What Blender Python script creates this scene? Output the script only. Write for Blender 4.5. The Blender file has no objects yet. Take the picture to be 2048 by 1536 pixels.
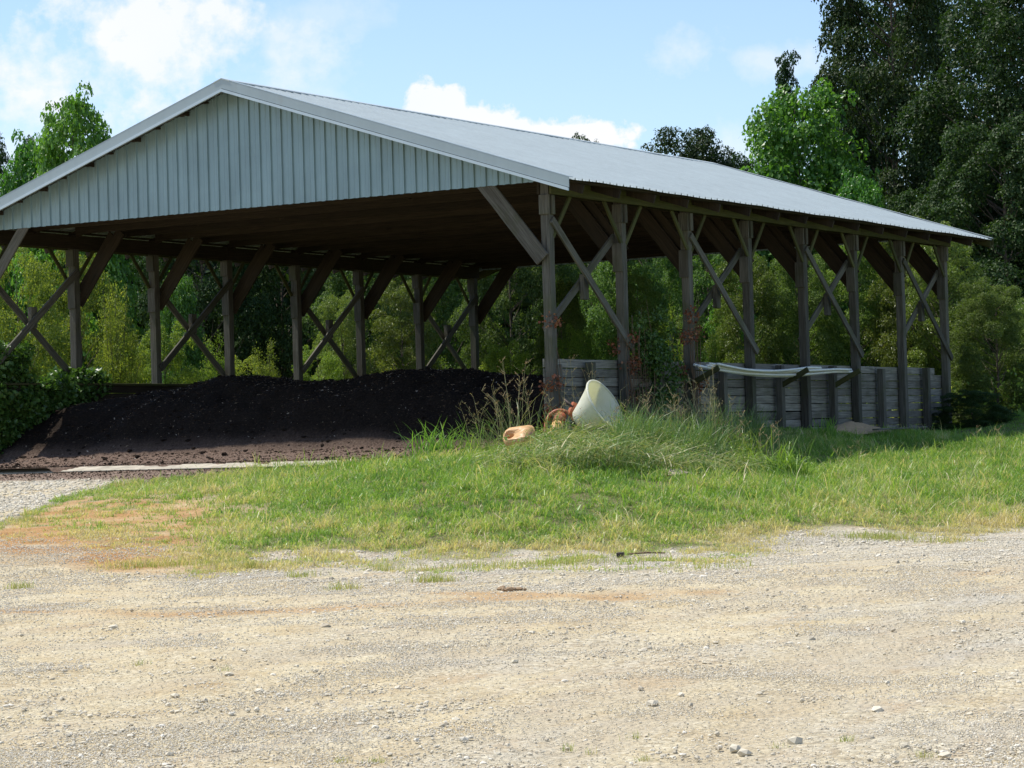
import bpy, math, random
import numpy as np
from mathutils import Vector, Matrix
rng = np.random.default_rng(7); random.seed(7)
S = bpy.context.scene; COL = S.collection
# ---------------------------------------------------------------- camera
F, PI_, RO, YA = 5117.0, 0.02215664, -0.02950787, 0.54535155
CAM = np.array([-35.7343, -20.9216, 0.2348])
FW = np.array([math.cos(YA)*math.cos(PI_), math.sin(YA)*math.cos(PI_), math.sin(PI_)])
_r = np.array([math.sin(YA), -math.cos(YA), 0.0]); _u = np.cross(_r, FW)
RT = _r*math.cos(RO)+_u*math.sin(RO); UP = -_r*math.sin(RO)+_u*math.cos(RO)
cd = bpy.data.cameras.new('camera'); cam = bpy.data.objects.new('camera', cd); COL.objects.link(cam)
cd.sensor_width = 36; cd.lens = F/2048*36; cd.clip_start = 0.2; cd.clip_end = 3000
M = Matrix([[RT[0], UP[0], -FW[0], CAM[0]], [RT[1], UP[1], -FW[1], CAM[1]], [RT[2], UP[2], -FW[2], CAM[2]], [0, 0, 0, 1]])
cam.matrix_world = M; S.camera = cam
def at(px, py, d):                      # photo pixel + distance ahead -> world point
    return CAM + d*(FW + RT*(px-1024)/F + UP*(768-py)/F)
def proj(P):
    D = np.asarray(P, float)-CAM; w = D@FW
    return 1024+F*(D@RT)/w, 768-F*(D@UP)/w, w
def on_x(px, py, X):
    d = at(px, py, 1.)-CAM; return CAM+d*(X-CAM[0])/d[0]
def on_y(px, py, Y):
    d = at(px, py, 1.)-CAM; return CAM+d*(Y-CAM[1])/d[1]
# ---------------------------------------------------------------- light
SUN = np.array([-0.17, 1.0, 1.95]); SUN /= np.linalg.norm(SUN)
elev = math.asin(SUN[2]); azi = math.atan2(SUN[0], SUN[1])
sl = bpy.data.lights.new('sun', 'SUN'); sl.energy = 5.0; sl.angle = math.radians(0.53); sl.color = (1, 0.95, 0.86)
so = bpy.data.objects.new('sun', sl); COL.objects.link(so)
so.rotation_euler = Vector(SUN).to_track_quat('Z', 'Y').to_euler(); so.location = (0, 30, 60)
S.view_settings.view_transform = 'Standard'; S.view_settings.look = 'None'
S.view_settings.exposure = 0.2; S.view_settings.gamma = 1
w = bpy.data.worlds.new('World'); S.world = w; w.use_nodes = True
nt = w.node_tree; nt.nodes.clear()
def N(nt, t, **k):
    n = nt.nodes.new(t)
    for a, b in k.items():
        if a.startswith('i_'): n.inputs[int(a[2:]) if a[2:].isdigit() else a[2:].replace('_', ' ')].default_value = b
        else: setattr(n, a, b)
    return n
def math_n(nt, op, a, b=None, c=None, clamp=False):
    n = nt.nodes.new('ShaderNodeMath'); n.operation = op; n.use_clamp = clamp
    for i, v in enumerate((a, b, c)):
        if v is None: continue
        if isinstance(v, (int, float)): n.inputs[i].default_value = v
        else: nt.links.new(v, n.inputs[i])
    return n.outputs[0]
L = nt.links.new
sky = N(nt, 'ShaderNodeTexSky', sky_type='NISHITA', sun_disc=False); sky.sun_elevation = elev; sky.sun_rotation = azi
sky.air_density = 1.0; sky.dust_density = .6; sky.ozone_density = 1.0; sky.altitude = 200
tc = N(nt, 'ShaderNodeTexCoord')
def dot(v):
    n = N(nt, 'ShaderNodeVectorMath', operation='DOT_PRODUCT'); L(tc.outputs['Generated'], n.inputs[0]); n.inputs[1].default_value = tuple(v); return n.outputs['Value']
# horizontal bearing and height of a sky direction, measured from the barn's compass bearing
hf = np.array([math.cos(YA), math.sin(YA), 0]); hr = np.array([math.sin(YA), -math.cos(YA), 0])
den = math_n(nt, 'MAXIMUM', dot(hf), 0.05)
bx = math_n(nt, 'DIVIDE', dot(hr), den); by = math_n(nt, 'DIVIDE', dot((0, 0, 1)), den)
cmb = N(nt, 'ShaderNodeCombineXYZ'); L(bx, cmb.inputs[0]); L(by, cmb.inputs[1])
def skyxy(px, py):
    v = at(px, py, 1.)-CAM; return (v@hr)/(v@hf), v[2]/(v@hf)
def noise(scale, det, rough=0.55, off=(0, 0, 0)):
    m = N(nt, 'ShaderNodeMapping'); m.inputs['Location'].default_value = off; L(cmb.outputs[0], m.inputs[0])
    n = N(nt, 'ShaderNodeTexNoise'); n.inputs['Scale'].default_value = scale; n.inputs['Detail'].default_value = det; n.inputs['Roughness'].default_value = rough
    L(m.outputs[0], n.inputs['Vector']); return n.outputs['Fac']
n1 = noise(38, 8, .6); n2 = noise(7, 4, off=(3, 1, 0)); n3 = noise(130, 6, .6, off=(5, 2, 1))
def blob(px, py, rx, ry, amp, hard):
    cx, cy = skyxy(px, py)
    dx = math_n(nt, 'DIVIDE', math_n(nt, 'SUBTRACT', bx, cx), rx/F); dy = math_n(nt, 'DIVIDE', math_n(nt, 'SUBTRACT', by, cy), ry/F)
    r = math_n(nt, 'SQRT', math_n(nt, 'ADD', math_n(nt, 'MULTIPLY', dx, dx), math_n(nt, 'MULTIPLY', dy, dy)))
    e = math_n(nt, 'SUBTRACT', 1.0, r)
    nn = math_n(nt, 'ADD', math_n(nt, 'MULTIPLY', math_n(nt, 'SUBTRACT', n1, 0.5), 3.0), math_n(nt, 'MULTIPLY', math_n(nt, 'SUBTRACT', n3, 0.5), 1.2))
    e = math_n(nt, 'ADD', e, nn)
    return math_n(nt, 'MULTIPLY', math_n(nt, 'MULTIPLY', e, hard, clamp=True), amp)
cl = None
for b in ((330, 70, 230, 170, .95, 1.3), (90, 170, 260, 130, .9, 1.1), (580, 110, 120, 100, .6, 1.2), (640, 30, 180, 60, .3, 1.), (870, 218, 85, 56, 1, 3.5), (960, 246, 80, 44, 1, 3), (1150, 275, 120, 50, 1, 3), (1060, 262, 70, 30, 1, 3),
          (1375, 105, 80, 50, .5, 1.), (1540, 125, 130, 44, .5, .9), (1500, 300, 160, 50, .4, 1.), (20, 330, 420, 170, .55, .9), (560, 190, 200, 130, .4, .9), (-400, 100, 400, 260, .8, 2), (2500, 60, 400, 150, .7, 2), (295, 215, 70, 55, .9, 1.5)):
    o = blob(*b); cl = o if cl is None else math_n(nt, 'MAXIMUM', cl, o)
cl = math_n(nt, 'MULTIPLY', cl, math_n(nt, 'ADD', 0.6, math_n(nt, 'MULTIPLY', n2, 0.65)), clamp=True)
bg = N(nt, 'ShaderNodeBackground'); bg.inputs['Strength'].default_value = 0.105
hue = N(nt, 'ShaderNodeMixRGB', blend_type='MULTIPLY'); hue.inputs[0].default_value = 1; hue.inputs[2].default_value = (1.34, 1.40, 1.54, 1)
L(sky.outputs[0], hue.inputs[1])
cc = N(nt, 'ShaderNodeMixRGB'); cc.inputs[2].default_value = (8.3, 8.4, 8.7, 1)
L(cl, cc.inputs[0]); L(hue.outputs[0], cc.inputs[1]); L(cc.outputs[0], bg.inputs['Color'])
wo = N(nt, 'ShaderNodeOutputWorld'); L(bg.outputs[0], wo.inputs[0])
# ---------------------------------------------------------------- helpers
def tag(o, label=None, cat=None, group=None, kind=None):
    if label: o['label'] = label
    if cat: o['category'] = cat
    if group: o['group'] = group
    if kind: o['kind'] = kind
    return o
def empty(name, loc=(0, 0, 0), rz=0):
    o = bpy.data.objects.new(name, None); COL.objects.link(o); o.location = tuple(loc); o.rotation_euler = (0, 0, rz); return o
def meshobj(name, V, faces, mat, parent=None, attrs=None, smooth=False):
    """faces: list of (n,k) index arrays"""
    V = np.asarray(V, np.float32); me = bpy.data.meshes.new(name)
    me.vertices.add(len(V)); me.vertices.foreach_set('co', V.ravel())
    if not isinstance(faces, list): faces = [faces]
    faces = [np.asarray(f, np.int32) for f in faces if len(f)]
    idx = np.concatenate([f.ravel() for f in faces]); tot = np.concatenate([np.full(len(f), f.shape[1], np.int32) for f in faces])
    st = np.concatenate([[0], np.cumsum(tot)[:-1]]).astype(np.int32)
    me.loops.add(len(idx)); me.loops.foreach_set('vertex_index', idx)
    me.polygons.add(len(tot)); me.polygons.foreach_set('loop_start', st)
    me.polygons.foreach_set('use_smooth', np.full(len(tot), bool(smooth)))
    me.update(calc_edges=True)
    for k, v in (attrs or {}).items():
        a = me.attributes.new(k, 'FLOAT', 'POINT'); a.data.foreach_set('value', np.asarray(v, np.float32))
    me.materials.append(mat)
    o = bpy.data.objects.new(name, me); COL.objects.link(o)
    if parent is not None: o.parent = parent
    return o
class MB:
    def __init__(s): s.v = []; s.f = {}; s.n = 0
    def add(s, V, F):
        V = np.asarray(V, float); s.v.append(V)
        for f in F: s.f.setdefault(len(f), []).append([i+s.n for i in f])
        s.n += len(V)
    def box(s, a, b):
        x0, y0, z0 = a; x1, y1, z1 = b
        s.add([(x0, y0, z0), (x1, y0, z0), (x1, y1, z0), (x0, y1, z0), (x0, y0, z1), (x1, y0, z1), (x1, y1, z1), (x0, y1, z1)],
              [(3, 2, 1, 0), (4, 5, 6, 7), (0, 1, 5, 4), (1, 2, 6, 5), (2, 3, 7, 6), (3, 0, 4, 7)])
    def tube(s, pts, rad, n=8, cap=True):
        pts = np.asarray(pts, float); k = len(pts); rad = np.broadcast_to(rad, (k,))
        T = np.gradient(pts, axis=0) if k > 2 else np.array([pts[1]-pts[0]]*2)
        V = []; ref = np.array([0.3, 0.2, 1.0])
        for i in range(k):
            t = T[i]/(np.linalg.norm(T[i])+1e-9)
            a = np.cross(t, ref)
            if np.linalg.norm(a) < .05: a = np.cross(t, (1, 0, 0))
            a /= np.linalg.norm(a); b = np.cross(t, a)
            for j in range(n):
                q = 2*math.pi*j/n; V.append(pts[i]+rad[i]*(math.cos(q)*a+math.sin(q)*b))
        Fc = [(i*n+j, i*n+(j+1) % n, (i+1)*n+(j+1) % n, (i+1)*n+j) for i in range(k-1) for j in range(n)]
        if cap: Fc += [tuple(range(n-1, -1, -1)), tuple((k-1)*n+j for j in range(n))]
        s.add(V, Fc)
    def build(s, name, mat, parent=None, smooth=False, attrs=None):
        return meshobj(name, np.concatenate(s.v), [np.array(v) for v in s.f.values()], mat, parent, attrs, smooth)
def material(name):
    m = bpy.data.materials.new(name); m.use_nodes = True; n = m.node_tree; n.nodes.clear()
    out = n.nodes.new('ShaderNodeOutputMaterial'); return m, n, out
def ramp(nt, fac, stops):
    r = nt.nodes.new('ShaderNodeValToRGB'); e = r.color_ramp.elements
    while len(e) > 1: e.remove(e[-1])
    e[0].position = stops[0][0]; e[0].color = (*stops[0][1], 1)
    for p, c in stops[1:]: q = e.new(p); q.color = (*c, 1)
    nt.links.new(fac, r.inputs[0]); return r.outputs[0]
def mix(nt, f, a, b, mode='MIX'):
    n = nt.nodes.new('ShaderNodeMixRGB'); n.blend_type = mode
    for i, v in ((0, f), (1, a), (2, b)):
        if isinstance(v, (int, float)): n.inputs[i].default_value = v
        elif isinstance(v, tuple): n.inputs[i].default_value = (*v, 1)
        else: nt.links.new(v, n.inputs[i])
    return n.outputs[0]
def nz(nt, coord, scale, det=4, rough=.55, sc=(1, 1, 1), off=(0, 0, 0)):
    m = nt.nodes.new('ShaderNodeMapping'); m.inputs['Scale'].default_value = sc; m.inputs['Location'].default_value = off
    nt.links.new(coord, m.inputs[0]); n = nt.nodes.new('ShaderNodeTexNoise')
    n.inputs['Scale'].default_value = scale; n.inputs['Detail'].default_value = det; n.inputs['Roughness'].default_value = rough
    nt.links.new(m.outputs[0], n.inputs['Vector']); return n.outputs['Fac']
def bump(nt, h, strength, dist):
    b = nt.nodes.new('ShaderNodeBump'); b.inputs['Strength'].default_value = strength; b.inputs['Distance'].default_value = dist
    nt.links.new(h, b.inputs['Height']); return b.outputs[0]
def principled(nt, out, col, rough=.8, metal=0., spec=.5, nrm=None):
    p = nt.nodes.new('ShaderNodeBsdfPrincipled')
    if isinstance(col, tuple): p.inputs['Base Color'].default_value = (*col, 1)
    else: nt.links.new(col, p.inputs['Base Color'])
    if isinstance(rough, (int, float)): p.inputs['Roughness'].default_value = rough
    else: nt.links.new(rough, p.inputs['Roughness'])
    p.inputs['Metallic'].default_value = metal; p.inputs['Specular IOR Level'].default_value = spec
    if nrm is not None: nt.links.new(nrm, p.inputs['Normal'])
    if out is not None: nt.links.new(p.outputs[0], out.inputs[0])
    return p
def attr(nt, name):
    a = nt.nodes.new('ShaderNodeAttribute'); a.attribute_name = name; return a.outputs['Fac']
def pos(nt): return nt.nodes.new('ShaderNodeNewGeometry').outputs['Position']
# ---- materials
def leaf_mat(name, stops, trans=.35, gloss=.3, rough=.38, tcol=(1.2, 1.25, .5)):
    m, n, out = material(name)
    c = ramp(n, attr(n, 'tone'), stops)
    oi = n.nodes.new('ShaderNodeObjectInfo'); hs = n.nodes.new('ShaderNodeHueSaturation'); n.links.new(math_n(n, 'ADD', .48, math_n(n, 'MULTIPLY', math_n(n, 'FRACT', math_n(n, 'MULTIPLY', oi.outputs['Random'], 7.3)), .035)), hs.inputs['Hue'])
    n.links.new(c, hs.inputs['Color']); v = math_n(n, 'ADD', .74, math_n(n, 'MULTIPLY', oi.outputs['Random'], .46)); n.links.new(v, hs.inputs['Value'])
    c = hs.outputs[0]
    p = principled(n, None, c, rough, 0, gloss)
    t = n.nodes.new('ShaderNodeBsdfTranslucent'); n.links.new(mix(n, 1., c, tcol, 'MULTIPLY'), t.inputs[0])
    x = n.nodes.new('ShaderNodeMixShader'); x.inputs[0].default_value = trans
    n.links.new(p.outputs[0], x.inputs[1]); n.links.new(t.outputs[0], x.inputs[2]); n.links.new(x.outputs[0], out.inputs[0]); return m
def wood_mat(name, dark, light, warm, moss=0.):
    m, n, out = material(name); tcn = n.nodes.new('ShaderNodeTexCoord'); oi = n.nodes.new('ShaderNodeObjectInfo')
    ad = n.nodes.new('ShaderNodeVectorMath'); ad.operation = 'ADD'; n.links.new(tcn.outputs['Object'], ad.inputs[0])
    sc = n.nodes.new('ShaderNodeVectorMath'); sc.operation = 'SCALE'; sc.inputs[0].default_value = (37, 91, 13); n.links.new(oi.outputs['Random'], sc.inputs['Scale']); n.links.new(sc.outputs[0], ad.inputs[1])
    co = ad.outputs[0]
    g = nz(n, co, 1., 6, .65, (55, 55, 2.2)); g2 = nz(n, co, 1., 3, .5, (9, 9, .8)); g3 = nz(n, co, 1., 5, .6, (140, 140, 4))
    c = ramp(n, g, [(.3, dark), (.5, tuple(.6*a+.4*b for a, b in zip(light, dark))), (.68, light)])
    c = mix(n, math_n(n, 'MULTIPLY', math_n(n, 'SUBTRACT', g2, .45, clamp=True), 2.4, clamp=True), c, warm)
    c = mix(n, math_n(n, 'MULTIPLY', math_n(n, 'SUBTRACT', nz(n, co, 2.2, 4), .5, clamp=True), 5*moss, clamp=True), c, (.06, .07, .025))
    hs = n.nodes.new('ShaderNodeHueSaturation'); n.links.new(c, hs.inputs['Color'])
    n.links.new(math_n(n, 'ADD', .75, math_n(n, 'MULTIPLY', oi.outputs['Random'], .5)), hs.inputs['Value'])
    principled(n, out, hs.outputs[0], .85, 0, .25, bump(n, math_n(n, 'ADD', g, math_n(n, 'MULTIPLY', g3, .5)), .6, .006)); return m
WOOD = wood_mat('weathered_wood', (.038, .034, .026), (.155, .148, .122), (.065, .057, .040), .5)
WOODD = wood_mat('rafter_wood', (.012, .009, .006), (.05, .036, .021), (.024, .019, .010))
WOODM = wood_mat('mossy_wood', (.035, .036, .013), (.095, .095, .035), (.06, .064, .02), 1.)
PLANK = wood_mat('plank_wood', (.08, .075, .062), (.33, .31, .26), (.13, .115, .09), .4)
def metal_mat(name, base, rough, metal, streak=.5, axis=None):
    m, n, out = material(name); p = pos(n)
    a = nz(n, p, 1., 5, .6, (1.5, 1.5, 1.5)); b = nz(n, p, 1., 4, .6, (7, 7, .5)); d = nz(n, p, 60, 3)
    f = math_n(n, 'ADD', math_n(n, 'MULTIPLY', a, .5), math_n(n, 'MULTIPLY', b, .5))
    c = ramp(n, f, [(.3, tuple(x*(1-.3*streak) for x in base)), (.7, base)])
    c = mix(n, math_n(n, 'MULTIPLY', math_n(n, 'SUBTRACT', nz(n, p, 1., 6, .7, (3, 3, .6), (9, 9, 9)), .62, clamp=True), 1.2, clamp=True), c, (.25, .2, .15))
    if axis is not None:      # grime and rib shade, painted into the colour along every rib foot
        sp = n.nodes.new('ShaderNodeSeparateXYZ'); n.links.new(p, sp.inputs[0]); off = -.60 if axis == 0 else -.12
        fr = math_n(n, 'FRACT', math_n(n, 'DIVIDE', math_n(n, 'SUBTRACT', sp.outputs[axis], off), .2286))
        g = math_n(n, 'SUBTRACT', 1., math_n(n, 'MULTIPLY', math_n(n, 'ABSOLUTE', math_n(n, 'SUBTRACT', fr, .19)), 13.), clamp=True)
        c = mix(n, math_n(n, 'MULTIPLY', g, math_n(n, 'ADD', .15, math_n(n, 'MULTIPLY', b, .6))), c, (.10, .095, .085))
    r = math_n(n, 'ADD', rough-.06, math_n(n, 'MULTIPLY', d, .12))
    principled(n, out, c, r, metal, .5, bump(n, a, .03, .01)); return m
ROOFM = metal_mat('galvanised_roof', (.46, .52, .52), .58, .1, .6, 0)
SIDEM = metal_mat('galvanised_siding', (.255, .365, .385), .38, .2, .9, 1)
TRIM = metal_mat('bright_trim', (.36, .43, .44), .5, .2, .4)
TRIM2 = metal_mat('lower_trim', (.52, .60, .62), .42, .4, .3)
def plain(name, col, rough=.6, var=.25, scale=12, metal=0, spec=.4, bstr=.2):
    m, n, out = material(name); tcn = n.nodes.new('ShaderNodeTexCoord'); a = nz(n, tcn.outputs['Object'], scale, 5)
    c = ramp(n, a, [(.3, tuple(x*(1-var) for x in col)), (.7, col)])
    principled(n, out, c, rough, metal, spec, bump(n, a, bstr, .01)); return m
# ---------------------------------------------------------------- numpy noise
_tab = np.random.default_rng(3).random((256, 256))
def vn(x, y, s=1., seed=0):
    x = np.asarray(x)*s+seed*17.3; y = np.asarray(y)*s+seed*9.1
    xi = np.floor(x).astype(int); yi = np.floor(y).astype(int); fx = x-xi; fy = y-yi
    fx = fx*fx*(3-2*fx); fy = fy*fy*(3-2*fy); g = lambda i, j: _tab[(xi+i) % 256, (yi+j) % 256]
    return (g(0, 0)*(1-fx)+g(1, 0)*fx)*(1-fy)+(g(0, 1)*(1-fx)+g(1, 1)*fx)*fy
def fbm(x, y, s=1., o=4, seed=0):
    r = 0; a = .5; t = 0
    for k in range(o): r = r+a*vn(x, y, s*2**k, seed+k); t += a; a *= .5
    return r/t
def sstep(a, b, x):
    t = np.clip((x-a)/(b-a), 0, 1); return t*t*(3-2*t)
# ---------------------------------------------------------------- terrain
W = 12.144; BAY = 2.44; LEN = BAY*7; ZB = 4.2      # ZB: underside of the side beams
cols = {-500: [(30, 1088), (34, 1050), (39, 1010), (44, 975), (48, 945)],
        0: [(30.5, 1088), (34, 1045), (39, 1000), (44, 960), (47, 937)],
        250: [(30, 1095), (34, 1035), (38, 985), (42.5, 953), (45, 936)],
        500: [(30, 1105), (34, 1032), (38, 980), (42, 950)],
        800: [(30, 1105), (33.5, 1005), (37, 950), (39.5, 930)],
        1024: [(29.5, 1112), (33, 1003), (36, 938), (39, 905)],
        1250: [(29.5, 1105), (33, 1000), (36, 930), (39.3, 884), (40.8, 874)],
        1500: [(31, 1075), (34, 1008), (37.5, 958), (41, 930)],
        1750: [(32, 1066), (36, 1000), (40, 950), (43.5, 925)],
        2048: [(33, 1062), (38, 985), (42, 935), (48, 880), (56, 832), (70, 800)],
        2500: [(34, 1060), (38, 975), (42, 905), (48, 850), (56, 820), (70, 790)]}
cp = []
for px, lst in cols.items():
    hy = 881.4-.0295*(px-1024)
    for d, h in ((-6, -1.66), (5, -1.62), (12.3, -1.57), (18, -1.47), (22.5, -1.41), (26.5, -1.35)):
        P = at(px if d > 0 else 1024+(px-1024)*.5, hy, d); cp.append((P[0], P[1], CAM[2]+h))
    for d, py in lst:
        P = at(px, py, d); cp.append(tuple(P))
cp += [(x, y, -.03) for x in (0.5, 6, 12, 17) for y in (1.5, 6, 11.5)]
cp += [(-.9, 3, -.03), (-1.2, 6, -.06), (-1.4, 9, -.08), (-1.3, 12, -.1)]
cp += [(1, -.6, .05), (4, -.6, .22), (7.5, -.6, .30), (12, -.6, .27), (17, -.6, .22), (20, -2, .2), (4, -2.9, -.30), (8, -2.9, -.22), (12, -2.9, -.15), (1.5, -2.6, -.2)]
cp += [(x, 15, -.05) for x in (-3, 4, 10, 17)]+[(25, y, .1) for y in (2, 8, 16)]+[(40, y, .3) for y in (-10, 5, 20, 40)]+[(0, 30, 0), (20, 34, .1), (-20, 25, -.6), (-30, 40, -.6)]
cp = np.array(cp)
def _U(r2): return np.where(r2 > 1e-9, r2*np.log(r2+1e-12)*.5, 0)
def tps_fit(P):
    n = len(P); d2 = ((P[:, None, :2]-P[None, :, :2])**2).sum(-1); K = _U(d2)+np.eye(n)*.25
    Q = np.c_[np.ones(n), P[:, :2]]; A = np.block([[K, Q], [Q.T, np.zeros((3, 3))]])
    return np.linalg.solve(A, np.r_[P[:, 2], 0, 0, 0])
_tw = tps_fit(cp)
def H0(x, y):
    x = np.asarray(x, float); y = np.asarray(y, float); sh = x.shape; x = x.ravel(); y = y.ravel(); out = np.empty(len(x))
    for i in range(0, len(x), 40000):
        a = x[i:i+40000]; b = y[i:i+40000]
        d2 = (a[:, None]-cp[None, :, 0])**2+(b[:, None]-cp[None, :, 1])**2
        out[i:i+40000] = _U(d2)@_tw[:-3]+_tw[-3]+_tw[-2]*a+_tw[-1]*b
    r = np.hypot(x-0, y-0); far = np.where((x-CAM[0])*FW[0]+(y-CAM[1])*FW[1] > 40, .5, -1.2); k = sstep(45, 75, r)
    dd = (x-CAM[0])*FW[0]+(y-CAM[1])*FW[1]; far = -1.2+1.8*sstep(20, 60, dd)
    out = out*(1-k)+far*k
    return out.reshape(sh)
def H(x, y):
    x = np.asarray(x, float); y = np.asarray(y, float); h = H0(x, y)
    h = h+.05*(fbm(x, y, .6, 3, 2)-.5)+.025*(fbm(x, y, 3, 3, 5)-.5)
    ins = sstep(-1.75, -1.6, x)*sstep(17.5, 17.4, x)*sstep(.02, .06, y)*sstep(12.6, 12.5, y)
    ins2 = sstep(-1.75, -1.6, x)*sstep(0.4, 0.1, x)*sstep(1.0, 1.4, y)*sstep(12.6, 12.5, y)
    ins = np.where(x < .1, ins2, ins)
    h = h*(1-ins)+np.minimum(h, -.095)*ins
    fr = sstep(-4.5, -2.2, x)*(x < -1.2)*sstep(.6, 2.2, y)*sstep(13.5, 12.4, y)
    return h*(1-fr)+np.minimum(h, -.085-.03*sstep(-1.6, -3, x))*fr
def axis(lo, hi, a, b, fine, grow=1.25):
    v = list(np.arange(a, b, fine)); s = fine; x = v[-1]
    while x < hi: s *= grow; x += s; v.append(x)
    s = fine; x = v[0]; pre = []
    while x > lo: s *= grow; x -= s; pre.append(x)
    return np.array(pre[::-1]+v)
# grid laid along the lot's long direction so the fine cells cover the yard
gx = axis(-900, 1500, -14, 70, .14); gy = axis(-900, 900, -16, 16, .14)
GX, GY = np.meshgrid(gx, gy, indexing='ij')
TX = CAM[0]+GX*math.cos(YA)+GY*math.sin(YA); TY = CAM[1]+GX*math.sin(YA)-GY*math.cos(YA)
TZ = H(TX, TY)
# --- zones of the yard
lotline = np.array([(-900, 1080), (-200, 1082), (0, 1082), (120, 1092), (220, 1110), (420, 1122), (520, 1105), (700, 1100), (900, 1106), (1100, 1112), (1300, 1104), (1420, 1088), (1560, 1066), (1750, 1064), (1900, 1072), (2048, 1060), (3200, 1050)])
pathline = np.array([(-900, 1090), (-60, 1075), (0, 1047), (60, 1022), (130, 992), (230, 965), (380, 952), (520, 938), (650, 927), (780, 915), (860, 900), (930, 880), (1000, 860), (3200, 700)])
def zones(x, y, z):
    """grass cover 0..1, clay 0..1, pale gravel 0..1, brown mulch dirt 0..1"""
    P = np.stack([x, y, z], -1); px, py, d = proj(P); ok = d > 8
    n = fbm(x, y, .9, 4, 11); n2 = fbm(x, y, 3.5, 3, 12)
    jl = (n-.5)*46+(n2-.5)*26
    lot = np.interp(px, lotline[:, 0], lotline[:, 1])+jl; pth = np.interp(px, pathline[:, 0], pathline[:, 1])+(n-.5)*14
    g = sstep(lot+10, lot-14, py)*sstep(pth-3, pth+6, py)
    clay = sstep(640, 260, px+(n-.5)*420)*sstep(965, 1010, py)*sstep(lot+46, lot+8, py+(n2-.5)*40)*sstep(.22, .4, n*.5+n2*.5)*sstep(pth+2, pth+18, py+(n-.5)*14)
    g = g*(1-.3*clay)*(1-.93*clay*sstep(.40, .50, n2*.6+n*.4))
    back = ((d > 44) & (x > -1) & ((y < -.1) | (y > 12.4) | (x > 17.2))) | ((y > 13) & (x > -1)) | (d > 62)
    g = np.where(back, 1, g); g = np.where(ok, g, 0)
    rag = sstep(lot-20, lot, py)*sstep(lot+60, lot+20, py)*sstep(.50, .60, fbm(x, y, 1.7, 3, 21))*sstep(150, 260, px)*sstep(1650, 1500, px)
    g = np.where(ok & ~back, np.maximum(g, .55*rag), g)
    inside = (x > -1.3) & (x < 17.3) & (y > .05) & (y < 12.5)
    g = np.where(inside, 0, g)
    mul = sstep(-4.2, -2.6, x+(n-.5)*2.)*sstep(-3, 0, y)*sstep(16, 13, y)*(x < 1)
    mul = np.where((py < pth+10) | (d < 0), mul, 0)*sstep(-.5, 1.5, y)
    return g, np.where(ok, clay, 0)*(1-mul), mul, lot, px, py, d
g_, c_, m_, lot_, px_, py_, d_ = zones(TX, TY, TZ)
nx, ny = GX.shape
TZ = TZ-np.where((d_ > 8) & (d_ < 32), .02*sstep(.5, .7, fbm(TX*.4+TY*.9, TY*.2-TX*.1, 1.4, 3, 31)), 0)
ii = np.arange(nx*ny).reshape(nx, ny)
TF = np.stack([ii[:-1, :-1], ii[1:, :-1], ii[1:, 1:], ii[:-1, 1:]], -1).reshape(-1, 4)
TF = TF[:, ::-1]
GRP = []
m, n, out = material('ground'); p = pos(n)
big = nz(n, p, .35, 5, .6); med = nz(n, p, 1.3, 6, .62, (1, 1, 1), (4, 1, 2)); fin = nz(n, p, 9, 6, .7); vf = nz(n, p, 45, 5, .7)
stk = nz(n, p, 1., 5, .6, (.35, 2.0, 1), (7, 3, 0))
sand = ramp(n, med, [(.32, (.41, .295, .155)), (.48, (.57, .46, .27)), (.66, (.66, .58, .39))])
grey = ramp(n, fin, [(.3, (.32, .29, .235)), (.5, (.48, .45, .38)), (.7, (.60, .57, .49))])
gm = attr(n, 'grey'); fgrey = math_n(n, 'ADD', math_n(n, 'MULTIPLY', math_n(n, 'SUBTRACT', math_n(n, 'ADD', math_n(n, 'MULTIPLY', big, .5), math_n(n, 'MULTIPLY', stk, .5)), .495), 7.), gm, clamp=True)
c = mix(n, fgrey, sand, grey)
org = math_n(n, 'MULTIPLY', math_n(n, 'SUBTRACT', math_n(n, 'ADD', math_n(n, 'MULTIPLY', stk, .6), math_n(n, 'MULTIPLY', med, .4)), .52, clamp=True), 9., clamp=True)
c = mix(n, math_n(n, 'MULTIPLY', org, .75), c, (.46, .31, .15))
c = mix(n, math_n(n, 'MULTIPLY', vf, .4), c, mix(n, .4, c, (.26, .22, .15)))
spk = nz(n, p, 130, 3, .7); c = mix(n, math_n(n, 'MULTIPLY', math_n(n, 'SUBTRACT', .42, spk, clamp=True), 5., clamp=True), c, (.24, .21, .15))
peb = []
for sc_, am in ((22, .5), (48, .5)):
    vo = n.nodes.new('ShaderNodeTexVoronoi'); vo.inputs['Scale'].default_value = sc_; n.links.new(p, vo.inputs['Vector']); peb.append(vo)
    bw = n.nodes.new('ShaderNodeRGBToBW'); n.links.new(vo.outputs['Color'], bw.inputs[0])
    msk = math_n(n, 'MULTIPLY', math_n(n, 'SUBTRACT', nz(n, p, 1.1 if sc_ < 30 else 2.3, 5, .65, (1, 1, 1), (sc_, 2, 1)), .40, clamp=True), 5., clamp=True)
    c = mix(n, math_n(n, 'MULTIPLY', msk, am), c, ramp(n, bw.outputs[0], [(.15, (.28, .225, .14)), (.45, (.49, .42, .275)), (.8, (.74, .67, .50))]))
c = mix(n, math_n(n, 'MULTIPLY', attr(n, 'track'), .75), c, mix(n, fin, (.36, .28, .17), (.62, .55, .40)))
c = mix(n, math_n(n, 'MULTIPLY', attr(n, 'rust'), .8), c, mix(n, med, (.34, .20, .09), (.55, .38, .20)))
clay = ramp(n, med, [(.3, (.33, .165, .065)), (.5, (.44, .26, .115)), (.7, (.52, .39, .22))])
c = mix(n, attr(n, 'clay'), c, clay)
soil = ramp(n, fin, [(.3, (.085, .09, .035)), (.7, (.20, .19, .085))])
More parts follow.
